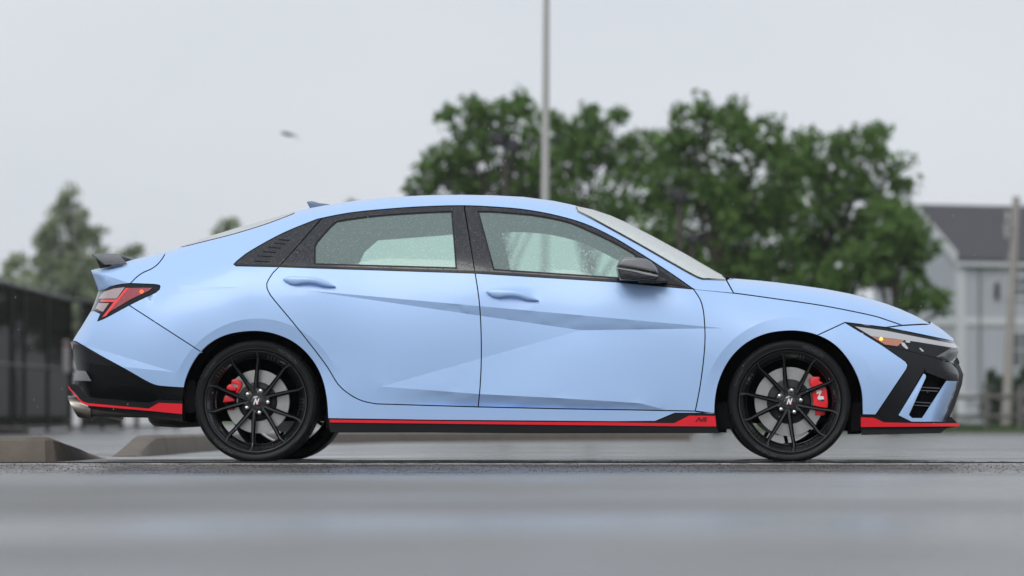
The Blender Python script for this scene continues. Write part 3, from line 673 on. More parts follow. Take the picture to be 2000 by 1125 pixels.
# ---- wheel wells and underbody
def well(name, arch, zcut):
    a = np.array(arch); w0 = WF(a, -.022); c0 = CP(a, w0); bm = bmesh.new(); rows = []
    for k in range(5):
        rows.append([bm.verts.new((c0[i, 0], -(w0[i] - .42 * k / 4), c0[i, 2] + .012 * min(k, 1))) for i in range(len(a))])
    for k in range(4):
        for i in range(len(a) - 1): bm.faces.new([rows[k][i], rows[k][i + 1], rows[k + 1][i + 1], rows[k + 1][i]])
    bm.faces.new(rows[4])
    me = bpy.data.meshes.new(name); bm.to_mesh(me)
    me.materials.append(VOID); add(name, me, car)
    for v in bm.verts: v.co.y = -v.co.y
    me = bpy.data.meshes.new(name); bm.to_mesh(me); bm.free(); me.materials.append(VOID); add(name, me, car)
well('wheel_well', ARCH_R, 0); well('wheel_well', ARCH_F, 0)
box_part('underbody', 650, 1420, 812, 845, -.74, .74, VOID)
box_part('front_undertray', 1690, 1836, 800, 846, -.66, .66, VOID)
m = MB(); a = CP([(180, 778), (360, 778), (360, 824), (300, 817), (180, 800)], CW); m.prism([(q[0], q[2]) for q in a], -.72, .72); m.obj('rear_undertray', VOID, car)
for xa, xb in ((1397, 1432), (634, 646), (1664, 1684), (357, 378)):
    for s0, s1 in ((.45, .845), (-.845, -.45)): box_part('wheel_well_flap', xa, xb, 786 if xa > 400 else 742, 842 if xa > 1600 else (838 if xa > 400 else 806), s0, s1, VOID)
box_part('axle_beam', 400, 640, 795, 822, -.5, .5, VOID)
box_part('front_subframe', 1450, 1660, 790, 826, -.5, .5, VOID)

# ---- lower trim: skirts, stripes, lips
SK_TOP = [(641, 817.9), (840, 821), (1200, 824), (1283, 823), (1318, 807), (1397, 807.3)]
panel('side_skirt', loop(ln(SK_TOP), ln([(1399, 834), (1405, 846), (1050, 846.5), (850, 845), (645, 844)])), LOWBLK, off=.004, gap=0, flange=.05, roll=False)
stripe_top = cr([(644, 819.4), (840, 822), (1100, 824.4), (1200, 825), (1310, 826.6)]) + ln([(1317, 826.4), (1346, 811.8), (1397, 812.4)])
panel('red_skirt_stripe', loop(stripe_top, ln([(1399, 832.8), (1310, 832.4), (1200, 831), (1000, 829), (644, 825)])), RED, off=.010, gap=0, flange=.014, roll=False)
NLOGO = [(0, 0), (.30, 0), (.42, .52), (.80, 0), (1.0, 0), (1.25, 1), (.95, 1), (.83, .48), (.45, 1), (.25, 1)]
def nlogo(px, py, sx, sy, shear=0.): return [(px + (u + shear * v) * sx, py - v * sy) for u, v in NLOGO]
panel('skirt_emblem', loop(ln(nlogo(1357, 824, 14, 9, .25), 4)), simple('emblem_dark_red', (.22, .006, .01), rough=.4), off=.0115, gap=0, flange=0, roll=False, grid=5, sides='near')
panel('skirt_emblem', loop(ln([(1373, 824), (1376, 818), (1373, 817.6), (1374, 815), (1381, 815.4), (1379, 824)], 4)), bpy.data.materials['emblem_dark_red'], off=.0115, gap=0, flange=0, roll=False, grid=5, sides='near')
# front
MASK = loop(ln([(1723, 674.4)]), HL_LOW2, ln([(1825, 698), (1846, 706), (1858, 708)]), ln([(1858, 708), (1868, 720), (1874.5, 731.7), (1873, 743.5), (1846, 740.5), (1808, 725)]), ln([(1808, 725), (1800, 731), (1755, 810.5), (1779, 823.5), (1728, 824), (1711, 811), (1771, 721), (1773.6, 713), (1769.6, 706), (1723, 674.4)]))
panel('front_mask', MASK, SATIN, off=-.003, gap=.4, flange=.03)
INT = loop(ln([(1806, 724.5), (1850, 741), (1846, 746), (1801, 817), (1776, 817), (1774, 808), (1804, 735)]))
panel('air_intake', INT, VOID, off=-.055, gap=0, flange=0)
for (xa, ya, xb, yb) in ((1796, 755, 1836, 757.5), (1793, 761, 1832, 763.2), (1787, 784, 1820, 786.5), (1783, 790, 1816, 792.2)):
    panel('intake_slat', loop(ln([(xa, ya), (xb, yb), (xb - .6, yb + 1.8), (xa - .6, ya + 1.8)])), simple('slat_grey', (.10, .10, .11), rough=.35) if 'slat_grey' not in bpy.data.materials else bpy.data.materials['slat_grey'], off=-.025, gap=0, flange=.03, grid=6)
panel('intake_hood', loop(ln([(1806, 719), (1813, 716.5), (1868, 731), (1872, 743.6), (1849, 742), (1808, 727)])), LOWBLK, off=.004, gap=0, flange=.02)
fang_l = loop(ln([(1803.6, 729.6), (1808, 731.5), (1808.6, 737), (1775.4, 810.3), (1781.5, 816.2)]), ln([(1781.5, 816.2), (1801, 816.4)]), ln([(1801, 816.4), (1848.6, 743.5), (1872.3, 744.2)]), ln([(1872.3, 744.2), (1864, 767), (1858, 785), (1844, 823), (1840, 824)]), ln([(1840, 824), (1781, 823.8), (1754.9, 811)]))
panel('bumper_fin', fang_l, PAINT, off=.008, gap=.2, flange=.03)
panel('fin_edge', loop(ln([(1873, 745), (1864, 768), (1845, 823.5), (1840, 824.5)]), ln([(1842.5, 823.5), (1861, 770), (1870, 745)])), NAVY, off=.010, gap=0, flange=.02)
LIPT = ln([(1681.6, 815), (1707, 816), (1727, 825), (1800, 826.6), (1872, 826.5)])
panel('front_lip', loop(LIPT, cr([(1872, 826.5), (1875.5, 830), (1871, 832.6)]), ln([(1871, 832.6), (1681.6, 834)])), RED, off=.014, gap=0, flange=.03, cap=[(1875.5, 828), (1875.5, 831)], crown=.02, roll=False)
panel('lip_base', loop(ln([(1681.6, 809.5), (1711, 811), (1728, 823), (1844, 823.5), (1870, 826)]), ln([(1870, 828), (1727, 826.5), (1706, 817.5), (1681.6, 817)])), SATIN, off=.008, gap=0, flange=.04, roll=False)
panel('front_splitter', loop(ln([(1681.6, 833), (1871, 832), (1848, 836.5), (1838, 846), (1684, 849.5)])), MATTE, off=-.004, gap=0, flange=.10, roll=False)
cap_panel('grille', [(1869, 697), (1862, 707), (1868, 720), (1874, 731.7), (1872, 744), (1858, 785), (1842, 824)], MATTE, .05, off=-.01)
panel('lip_winglet', loop(ln([(1848, 826), (1852, 813), (1859, 815), (1869, 826)])), SATIN, off=-.20, gap=0, flange=.03, roll=False, grid=5)
# rear
LOW_T = ln([(142.5, 666), (147.5, 667.5), (200, 697.5), (244.4, 721.5), (280, 742.2), (298, 751), (315.5, 755), (359, 758)])
REAR_SIL = [(137, 668), (142, 682), (149, 724), (143, 744), (146, 752)]
T_RB = [((142, 700, 0), (236, 716.5, 0), (178, 745, -.028)), ((142, 700, 0), (178, 745, -.028), (140, 745, -.02)), ((236, 716.5, 0), (270, 757, -.034), (178, 745, -.028)), ((236, 716.5, 0), (362, 757, 0), (270, 757, -.034)), ((178, 745, -.028), (270, 757, -.034), (170, 790, -.075)), ((270, 757, -.034), (300, 795, -.078), (170, 790, -.075)), ((270, 757, -.034), (362, 757, 0), (362, 800, -.03)), ((270, 757, -.034), (362, 800, -.03), (300, 795, -.078)), ((140, 745, -.02), (178, 745, -.028), (170, 790, -.075))]
panel('rear_valance', loop(ln(REAR_SIL)[::-1], LOW_T, ln([(359, 758), (357, 783), (310, 781), (291, 787.5), (175, 776), (147, 751.5)])), SATIN, tris=T_RB, creases=[[(160, 709.5), (236, 716.5)], [(178, 745), (270, 757)]], gap=.4, flange=.02, cap=ln(REAR_SIL), crown=.02)
panel('valance_bracket', loop(ln([(149.5, 724), (167, 724.7), (178, 744.3), (143.5, 743)])), simple('grey_trim', (.14, .145, .15), rough=.4, drops=.3), off=.006, gap=0, flange=.02)
panel('reflector', loop(ln([(138.5, 671), (143, 674), (143.5, 683), (141, 683)])), LENS_RED, off=.006, gap=0, flange=.01)
DIFF = loop(ln([(134.5, 752.5), (146, 749.6)]), cr([(146, 749.6), (155, 758), (163, 768.5), (175, 775.2), (190, 777)]), ln([(190, 777), (290.7, 787), (310, 780.8), (356, 782.5), (356, 790), (310, 788), (291, 799), (166, 787)]), cr([(166, 787), (156, 779), (134.5, 753.5)]))
panel('diffuser_band', DIFF, SATIN, off=.010, gap=0, flange=.03, roll=False)
REDR = loop(cr([(133.3, 753.5), (140, 762), (152, 776), (160, 783.5), (172, 787.5)]), ln([(172, 787.5), (290.7, 798), (310, 786.8), (355.8, 788.6), (355.8, 808.8), (298, 803), (172, 792.3)]), cr([(172, 792.3), (160, 787), (148, 775), (133.2, 757)]))
panel('red_diffuser_stripe', REDR, RED, off=.016, gap=0, flange=.012, roll=False, cap=[(133.3, 753.5), (133.2, 757)], crown=.0)
panel('rear_underlip', loop(ln([(172, 792), (298, 802), (356, 808.5), (357, 823), (330, 820), (173, 797)])), MATTE, off=-.02, gap=0, flange=.10, roll=False)
# exhaust: two big tips under the bumper corners
for sgn in (-1, 1):
    a = CP([(134, 773), (141, 773), (164, 787), (180, 795), (180, 815), (152.5, 816)], .55)
    y0 = -.62 * 1 if sgn < 0 else .46
    m = MB(); cx = a[:, 0].mean()
    c = CP([(157, 797)], .55)[0]
    tip = MB(); n = 28
    A = CP([(150, 794)], .54)[0]; B = CP([(180, 800)], .54)[0]
    ro = .0565
    ringa = []; 
    for (off_, rr, xx) in ((0, ro, 0), (1, ro, 1), (1, ro - .006, 1), (0, ro - .006, 0)):
        row = []
        for i in range(n):
            w = 2 * math.pi * i / n; yy = .54 * sgn + rr * 1.05 * math.cos(w); zz = rr * math.sin(w)
            slant = .055 * (.5 - .5 * math.sin(w)) if xx == 0 else 0
            X = (A[0] - .045 + slant * 1.0 + .0) if xx == 0 else B[0]
            Z = (A[2] + (B[2] - A[2]) * xx) + zz
            row.append(len(tip.v)); tip.v.append(Vector((X, yy, Z)))
        ringa.append(row)
    for k in range(4):
        r0, r1 = ringa[k], ringa[(k + 1) % 4]
        for i in range(n): tip.f.append((r0[i], r0[(i + 1) % n], r1[(i + 1) % n], r1[i]))
    tip.obj('exhaust_tip', EXH, car, smooth=40)
    MB().tube([CP([(170, 803)], .54)[0] * np.array([1, -sgn, 1]), CP([(300, 806)], .5)[0] * np.array([1, -sgn, 1])], .028, 14).obj('exhaust_pipe', simple('pipe_steel', (.16, .15, .14), rough=.4, metal=.8) if 'pipe_steel' not in bpy.data.materials else bpy.data.materials['pipe_steel'], car, smooth=40)
mf = MB(); c = CP([(352, 820)], .3)[0]
mf.v = []; 
prof = [(.0, -.16), (.035, -.155), (.055, -.13), (.062, 0), (.055, .13), (.035, .155), (.0, .16)]
n0 = 24
for i in range(n0):
    a_ = 2 * math.pi * i / n0
    for r_, u in prof: mf.v.append(Vector((c[0] + u, c[1] + r_ * 3.0 * math.cos(a_), c[2] + .02 + r_ * math.sin(a_))))
k = len(prof)
for i in range(n0):
    for q in range(k - 1): mf.f.append((i * k + q, i * k + q + 1, ((i + 1) % n0) * k + q + 1, ((i + 1) % n0) * k + q))
mf.obj('muffler', bpy.data.materials['pipe_steel'], car, smooth=60)

# ---- lamps
hl = panel('headlight', loop(HL_TOP, ln([(1862, 666.6), (1873, 679.5), (1869, 697), (1858, 706), (1846, 705), (1825, 698)]), HL_LOW2[::-1], HL_LOW[::-1]), LENS_DARK, off=-.006, gap=.5, flange=.02)
drl = panel('daylight_strip', loop(ln([(1670, 637.5), (1732, 646), (1802, 660), (1862, 671.3), (1871, 678.5)]), ln([(1866, 680), (1790, 667.5), (1744, 661.3), (1702, 656.8)])), LENS_CLEAR, off=-.003, gap=0, flange=.004, grid=5)
amb = panel('turn_signal', loop(ln([(1702.5, 657.4), (1744, 661.8), (1766, 664.4), (1753, 676), (1728, 672.8)])), LENS_AMBER, off=-.003, gap=0, flange=.004, grid=5)
panel('turn_signal_bulb', loop(arc((1721, 662), 3.6, 0, 345, 12)), GLOW_AMBER, off=-.0015, gap=0, flange=.002, grid=3)
for poly in ([(1760, 669), (1766, 669), (1774, 680), (1771, 682), (1762, 675)], [(1795, 680), (1798, 679.5), (1805, 686), (1801, 686.5)], [(1769, 664.8), (1778, 666), (1777, 669.5), (1769, 668.5)]):
    panel('projector_glint', loop(ln(poly, 3)), CHROME, off=-.003, gap=0, flange=.003, grid=3)
panel('lamp_housing', loop(ln([(1828, 697), (1859, 679), (1871, 684), (1866, 698), (1856, 707), (1848, 701)])), simple('housing_grey', (.13, .135, .14), rough=.25, coat=.5), off=-.0025, gap=0, flange=.005, grid=5)
tl = panel('taillight', loop(TL_TOP, TL_BOT, TL_IN, ln([(177.5, 608.5), (185, 590), (192.5, 569)])), LENS_DARK, off=-.004, gap=.4, flange=.02)
panel('tail_lens', loop(ln([(245, 562.5), (298, 562), (290, 568), (256, 584), (214, 609), (207, 612)])), LENS_RED, off=-.001, gap=0, flange=.003, grid=5)
panel('tail_lens_pale', loop(ln([(204, 569.5), (222, 563.5), (244, 560.8), (228, 583), (193, 583.5), (190, 588), (197, 575)])), LENS_PALE, off=-.001, gap=0, flange=.003, grid=5)
panel('tail_lens_pale', loop(ln([(192, 592), (213, 592), (201, 609), (186, 603)])), LENS_PALE, off=-.001, gap=0, flange=.003, grid=5)
panel('tail_light_strip', loop(ln([(246, 562.3), (252, 562.3), (207, 617), (199, 620), (222, 590), (196, 589.5), (197, 585), (228, 584.5)])), LENS_STRIP, off=.0005, gap=0, flange=.003, grid=4)
panel('marker_bulb', loop(arc((276.5, 569.5), 3.8, 0, 345, 12)), GLOW_RED, off=.001, gap=0, flange=.002, grid=3)

# ---- door handles
def handle(pts, mid, parent):
    """bar handle bowed off the door: side-view points with half-heights"""
    m = MB(); P0 = []; n = 14
    for (x, y, h, out) in pts:
        c = CP([(x, y)], WF([(x, y)]) + out)[0]; P0.append((Vector(c), h / 384.))
    for c, h in P0:
        for q in range(n):
            w = 2 * math.pi * q / n; m.v.append(c + Vector((0, -.011 * math.cos(w), h * math.sin(w))))
    for i in range(len(P0) - 1):
        for q in range(n): m.f.append((i * n + q, i * n + (q + 1) % n, (i + 1) * n + (q + 1) % n, (i + 1) * n + q))
    m.f.append(tuple(range(n))); m.f.append(tuple((len(P0) - 1) * n + q for q in range(n)))
    o = m.obj('door_handle', PAINT, parent, smooth=60)
    m2 = bpy.data.meshes.new('door_handle'); b = bmesh.new(); b.from_mesh(o.data)
    for v in b.verts: v.co.y = -v.co.y
    for f in b.faces: f.normal_flip()
    b.to_mesh(m2); b.free(); return m2
H1 = [(x_, y_ , h_ * 1.25, o_ * .65) for x_, y_, h_, o_ in [(553, 545, .6, .006), (557, 546, 3.2, .016), (566, 547.4, 6.2, .020), (578, 547.8, 7.2, .026), (590, 547, 5.4, .033), (604, 546.8, 5.0, .036), (618, 548.6, 5.0, .034), (630, 552, 5.6, .028), (642, 555.6, 4.2, .020), (650, 558, 2.2, .014), (655.5, 559.8, .6, .006)]]
H2 = [(x + 396.5, y + 24.6 + (x - 553) * .025, h, o_) for x, y, h, o_ in H1]
for pts, dr in ((H1, rd), (H2, fd)):
    m2 = handle(pts, None, dr[0]); add('door_handle', m2, dr[1]).data.materials

# ---- door mirrors: cap above, dark lower half, glass to the rear, arm to the sail
def mirror_part(name, poly, y0, y1, mat, bevel, taper, sgn, parent=None, lean=0.):
    m = MB(); a = CP(poly, CW); m.prism([(q[0], q[2]) for q in a], y0, y1, taper=taper)
    if lean:
        for v in m.v: v.x += lean * (v.y - y1)
    if sgn > 0:
        for v in m.v: v.y = -v.y
    return m.obj(name, mat, parent or car, smooth=50, bevel=bevel)
def scl(poly, k): return [((x - 1329) * k + 1329, (y - 834) * k + 834) for x, y in poly]
M_TOP = [(1200.6, 520), (1206, 511), (1213, 503.5), (1222, 501.6), (1245, 502.6), (1263, 505), (1272, 510), (1280, 518), (1285.5, 527), (1288, 535.5), (1270, 532), (1240, 526)]
M_LOW = [(1201, 520.5), (1240, 526.6), (1270, 532.6), (1288, 536.5), (1286.5, 541), (1282, 544), (1262, 547), (1236, 548.5), (1208, 547)]
for sgn in (-1, 1):
    kk = (D - .08) / D if sgn < 0 else 1
    mh = mirror_part('mirror_cap', scl(M_TOP, kk), -1.035, -.875, simple('mirror_grey', (.17, .175, .185), rough=.28, coat=.5, drops=.5, dscale=150) if 'mirror_grey' not in bpy.data.materials else bpy.data.materials['mirror_grey'], .012, .90, sgn)
    mirror_part('mirror_base', scl(M_LOW, kk), -1.030, -.880, GLOSS, .008, .90, sgn)
    mirror_part('mirror_indicator', scl([(1203, 522.5), (1240, 528.2), (1270, 534), (1287, 539), (1284, 541), (1262, 537), (1236, 530.5), (1203.5, 525)], kk), -1.0345, -.99, simple('indicator_grey', (.30, .30, .30), rough=.2, coat=1) if 'indicator_grey' not in bpy.data.materials else bpy.data.materials['indicator_grey'], .0, .97, sgn)
    mirror_part('mirror_arm', [(1236, 545), (1285, 538), (1304, 546), (1304, 551.5), (1284, 553.5), (1246, 553)], -.93, -.80, GLOSS, .006, .9, sgn)
panel('mirror_sail', loop(ln([(1241, 497), (1252, 502), (1300, 535), (1340, 560), (1262, 549)])), SATIN, off=.002, gap=.5, flange=.01)

# ---- boot spoiler, roof fin, wipers
m = MB(); a = CP([(179, 494.8), (231.5, 495.4), (250, 513.8), (249, 516), (206, 516.4), (181, 498)], .50)
tp = [(q[0], q[2]) for q in a]
b0 = CP([(179, 495), (231.5, 495.6)], .50); b1 = CP([(206, 515.6), (250, 515)], .60)
v = []
for sgn in (-1, 1):
    for q, w, dz in ((b0[0], .50, 0), (b0[1], .50, 0), (b1[1], .63, 0), (b1[0], .63, 0)):
        v.append((q[0], sgn * w, q[2] + dz))
    for q, w, dz in ((b0[0], .50, -.010), (b0[1], .50, -.012), (b1[1], .63, -.006), (b1[0], .63, -.008)):
        v.append((q[0], sgn * w, q[2] + dz))
f = []
top_in = [0, 1, 9, 8]; f = [(0, 8, 9, 1), (4, 5, 13, 12), (0, 1, 2, 3), (4, 7, 6, 5), (0, 3, 7, 4), (1, 5, 6, 2), (3, 2, 6, 7), (8, 11, 10, 9), (12, 13, 14, 15), (8, 12, 15, 11), (9, 10, 14, 13), (11, 15, 14, 10), (0, 4, 12, 8), (1, 9, 13, 5)]
sp = MB(); sp.v = [Vector(q) for q in v]; sp.f = f; spo = sp.obj('spoiler', SATIN, car, bevel=.003, smooth=40)
spm = simple('spoiler_black', (.035, .036, .04), rough=.30, coat=.4, drops=.6, dscale=120); spo.data.materials[0] = spm
for sgn in (-1, 1):
    m = MB(); a = CP([(186, 503), (205, 512), (218, 517), (213, 520), (194.5, 524)], .56); m.prism([(q[0], q[2]) for q in a], .535 * sgn - .012, .535 * sgn + .012); m.obj('spoiler_strut', SATIN, spo)
m = MB(); a = CP([(598.5, 394), (607.5, 392.4), (615, 394), (622.5, 396.4), (650, 399.6), (650, 403), (606, 408)], 0.02); m.prism([(q[0], q[2]) for q in a], -.022, .022); m.obj('roof_fin', simple('fin_blue_grey', (.12, .16, .26), rough=.35, coat=.5), car, bevel=.006, smooth=50)
for y0, pts in ((-.46, [(1380, 541.5), (1390, 539.5), (1402, 540), (1416, 539.5), (1431, 543.5)]), (-.30, [(1384, 539.5), (1396, 537.4), (1410, 538.6), (1427, 542)])):
    MB().tube([Vector(CP([q], -y0)[0]) for q in pts], .006, 6).obj('wiper', MATTE, car)
    MB().tube([Vector(CP([(q[0] + 2, q[1] + 2.2)], -y0)[0]) for q in pts], .004, 6).obj('wiper_blade', MATTE, car)

# ---- wheels
WZ = .3068
def rim_mesh():
    m = MB()
    m.lathe([(.2615, -.100), (.2625, -.112), (.259, -.1165), (.254, -.1155), (.252, -.1115), (.2495, -.1085), (.2225, -.0880), (.2185, -.080), (.217, -.02), (.222, .07), (.236, .10), (.262, .115), (.262, .108), (.24, .094), (.238, .0), (.25, -.08)], 72, True)
    m.lathe([(.0, -.062), (.034, -.062), (.036, -.080), (.052, -.078), (.070, -.070), (.076, -.050), (.072, -.02), (.0, -.02)], 48)
    return m.me('rim', RIM, smooth=35)
def spoke_mesh():
    """one spoke, fanning out to the right of the pair's axis (axis along +z)"""
    m = MB(); prof = []
    for r, a, w, yf, dp in ((.040, 8, .0255, -.082, .030), (.075, 11.8, .0255, -.085, .034), (.12, 14.4, .0225, -.089, .036), (.17, 16.0, .0205, -.096, .034), (.213, 17.3, .0195, -.103, .030), (.232, 17.0, .0205, -.1075, .026), (.2545, 14.9, .024, -.1130, .016)):
        prof.append((r, R(a), w, yf, dp))
    n = len(prof)
    for i, (r, a, w, yf, dp) in enumerate(prof):
        c = Vector((r * math.sin(a), 0, r * math.cos(a)))
        j, k = max(i - 1, 0), min(i + 1, n - 1)
        t = Vector((prof[k][0] * math.sin(prof[k][1]) - prof[j][0] * math.sin(prof[j][1]), 0, prof[k][0] * math.cos(prof[k][1]) - prof[j][0] * math.cos(prof[j][1]))).normalized()
        s = Vector((t.z, 0, -t.x))
        for u, dy in ((-.5, dp), (-.5, .008), (-.24, .0), (.10, .0), (.5, .010), (.5, dp)):
            m.v.append(c + s * (u * w) + Vector((0, yf + dy, 0)))
    for i in range(n - 1):
        for q in range(6): m.f.append((i * 6 + q, i * 6 + (q + 1) % 6, (i + 1) * 6 + (q + 1) % 6, (i + 1) * 6 + q))
    m.f.append(tuple(range(6))); m.f.append(tuple((n - 1) * 6 + q for q in range(6)))
    return m
sm = spoke_mesh(); SPOKE_A = sm.me('spoke', RIM)
sm2 = spoke_mesh()
for v in sm2.v: v.x = -v.x
SPOKE_B = sm2.me('spoke', RIM)
RIM_ME = rim_mesh()
def tyre_mesh():
    m = MB(); h = [(.2525, -.095), (.2605, -.1085), (.268, -.1175), (.2695, -.1195), (.272, -.1185), (.283, -.1235), (.292, -.1235), (.2935, -.1215), (.295, -.1225), (.303, -.1175), (.3085, -.108), (.3115, -.098), (.3125, -.088), (.3128, -.064), (.307, -.063), (.307, -.055), (.3132, -.054), (.3134, -.026), (.307, -.025), (.307, -.016), (.3134, -.015)]
    m.lathe(h + [(r, -y) for r, y in h[::-1]], 120)
    me = m.me('tyre', RUBBER, smooth=32)
    for v in me.vertices:
        if v.co.z < -WZ + .0005: v.co.z = -WZ + .0005
    return me
TYRE_ME = tyre_mesh()
def shoulder_mesh():
    """the short cross cuts of the tread shoulder, as thin ribs standing off the shoulder"""
    m = MB()
    for i in range(64):
        a = 2 * math.pi * i / 64; M = Matrix.Rotation(a, 4, 'Y')
        m.box((-.0045, -.1118, .3030), (.0045, -.0905, .3098), M)
    return m.me('tread_block', RUBBER)
TREAD_ME = shoulder_mesh()
LUG = MB().lathe([(0, -.018), (.006, -.0172), (.0102, -.0140), (.0118, -.009), (.0124, .0)], 14).me('lug_nut', CHROME, smooth=60)
CUP = MB().lathe([(.0155, -.001), (.0175, -.003), (.0195, .0), (.0195, .012)], 18).me('lug_pocket', RIM, smooth=50)
def text_mesh(body, size):
    c = bpy.data.curves.new('t', 'FONT'); c.body = body; c.size = size; c.align_x = 'CENTER'; c.resolution_u = 2; c.extrude = .0006
    o = bpy.data.objects.new('t', c); COL.objects.link(o); dg = bpy.context.evaluated_depsgraph_get()
    me = bpy.data.meshes.new_from_object(o.evaluated_get(dg)); bpy.data.objects.remove(o); bpy.data.curves.remove(c); return me
LETTER = simple('raised_lettering', (.05, .052, .056), rough=.35)
def ring_text(body, size, r, ang, y, flip=False):
    """sidewall lettering bent round the tyre, centred on an angle (degrees, 90 = top)"""
    me = text_mesh(body, size); me.materials.clear(); me.materials.append(LETTER)
    for v in me.vertices:
        x, h, d = v.co; a = R(ang) - x / r * (1 if not flip else -1); rr = r + (h - size * .35) * (1 if not flip else -1)
        v.co = (rr * math.cos(a), y - d, rr * math.sin(a))
    me.update(); return me
TXT = [ring_text('MICHELIN', .026, .2855, a, -.1236, False) for a in (22, 202)] + [ring_text('PILOT SPORT', .016, .286, a, -.1236, False) for a in (112, 292)]
for t_ in TXT: t_.name = 'sidewall_lettering'
def disc_mesh(r, rh):
    m = MB().lathe([(rh, -.030), (r, -.030), (r, -.022), (rh, -.022)], 72, True); m.lathe([(rh, -.008), (r, -.008), (r, .0), (rh, .0)], 72, True)
    for i in range(36): m.box((-.002, -.022, rh + .01), (.002, -.008, r - .002), Matrix.Rotation(2 * math.pi * i / 36, 4, 'Y'))
    return m.me('brake_disc', STEEL, smooth=40)
def hat_mesh(rh): return MB().lathe([(0, -.052), (rh - .012, -.052), (rh - .002, -.046), (rh + .003, -.030), (rh + .003, -.0)], 48).me('disc_hat', HAT, smooth=40)
def emblem(scale, shear=.15):
    m = MB(); pts = [((u + shear * v - .7) * scale, (v - .5) * scale * 1.05) for u, v in NLOGO]; return m
def make_wheel(px, py, rot, front, sgn):
    c = CP([(px, py)], CW)[0]
    w = add('wheel', RIM_ME, car, (c[0], sgn * (CW - .022 - .1235), WZ), (0, 0, 0 if sgn < 0 else math.pi))
    add('tyre', TYRE_ME, w); tag(add('tread_block', TREAD_ME, w), kind='stuff')
    for t_ in TXT: add('sidewall_lettering', t_, w, rot=(0, -R(rot), 0))
    for k in range(5):
        a = 72 * k + rot
        add('spoke', SPOKE_A, w, rot=(0, R(90 - a), 0)); add('spoke', SPOKE_B, w, rot=(0, R(90 - a), 0))
        b = R(a + 36); add('lug_nut', LUG, w, (.0585 * math.cos(b), -.073, .0585 * math.sin(b))); add('lug_pocket', CUP, w, (.0585 * math.cos(b), -.074, .0585 * math.sin(b)))
    MB().lathe([(0, -.0885), (.024, -.0880), (.0285, -.0855), (.0285, -.06)], 36).obj('centre_cap', GLOSS_CAP, w, smooth=40)
    m = MB(); pts = [((u + .2 * v - .72) * .024, (v - .5) * .030) for u, v in NLOGO]; pts = [(x * .9, z) for x, z in pts]
    m.prism(pts, -.0896, -.088); m.obj('cap_emblem', WHITE, w)
    MB().prism([(.004, -.0165), (.011, -.0165), (.0125, -.010), (.006, -.010)], -.0899, -.0885).obj('cap_emblem_tick', RED, w)
    r, rh = (.176, .112) if front else (.162, .098)
    add('brake_disc', disc_mesh(r, rh), w); add('disc_hat', hat_mesh(rh), w)
    z4 = 4.018 * 384.2
    if front:
        pg = [(768, 402), (778, 388), (798, 380), (848, 380), (856, 398), (842, 408), (866, 424), (895, 445), (910, 490), (917, 560), (920, 600), (912, 640), (897, 655), (895, 690), (815, 690), (818, 655), (800, 600), (790, 520), (786, 455), (770, 450)]
        pts = [((x - 612) / z4, -(y - 579) / z4) for x, y in pg]; m = MB().prism(pts, -.066, .03, taper=.97); m.obj('brake_caliper', CALIPER, w, bevel=.004, smooth=45)
        MB().box((.1155, -.0668, -.03), (.1185, -.060, .04), Matrix.Rotation(R(-4), 4, 'Y')).obj('caliper_groove', MATTE, w)
        pts = [((x - 612) / z4, -(y - 579) / z4) for x, y in [(822, 492), (858, 486), (868, 500), (850, 536), (880, 538), (886, 562), (844, 566), (832, 552), (850, 516), (828, 520)]]
        MB().prism(pts, -.0675, -.065).obj('caliper_emblem', WHITE, w)
        pts = [((x - 612) / z4, -(y - 579) / z4) for x, y in [(842, 566), (884, 562), (886, 577), (844, 574)]]; MB().prism(pts, -.0676, -.065).obj('caliper_emblem_foot', NAVY, w)
    else:
        for pg in ([(352, 412), (366, 402), (402, 404), (436, 424), (437, 462), (404, 515), (384, 514), (410, 450), (372, 440), (350, 442)], [(314, 460), (338, 440), (392, 470), (388, 498), (310, 494)], [(300, 530), (322, 528), (380, 560), (378, 580), (284, 588), (290, 556)], [(296, 618), (378, 620), (378, 648), (300, 646)]):
            pts = [((x - 555) / z4, -(y - 580) / z4) for x, y in pg]; MB().prism(pts, -.050, .02, taper=.97).obj('brake_caliper', CALIPER, w, bevel=.003, smooth=45)
        MB().prism([((x - 555) / z4, -(y - 580) / z4) for x, y in [(300, 480), (395, 470), (390, 630), (300, 640)]], -.030, .02).obj('caliper_bracket', MATTE, w)
    # casting slots on the inside of the lip
    for k in range(5):
        for s_ in (-6.5, -2.2, 2.2, 6.5):
            a = R(72 * k + rot + 36 + s_); M = Matrix.Rotation(math.pi / 2 - a, 4, 'Y')
            if s_ == -6.5: slot = MB()
            slot.box((-.0018, -.1060, .2255), (.0018, -.086, .2490), M)
        slot.obj('lip_slot', SLOT, w)
    return w
GLOSS_CAP = simple('cap_black', (.008, .009, .012), rough=.12, coat=1)
SLOT = simple('slot_black', (.004, .004, .004), rough=.6)
for px, rot, fr in ((498.2, 32.4, False), (1542.6, 42.7, True)):
    for sgn in (-1, 1): make_wheel(px, 784, rot if sgn < 0 else rot + 20, fr, sgn)

# ================================================================== BACKGROUND
exec_bg = True
def at(px, py, d):
    """photo pixel at a distance d from the camera"""
    return P(px, py, d - D)
def gz(x, y): return float(ground_z(np.array([x], float), np.array([y], float))[0])
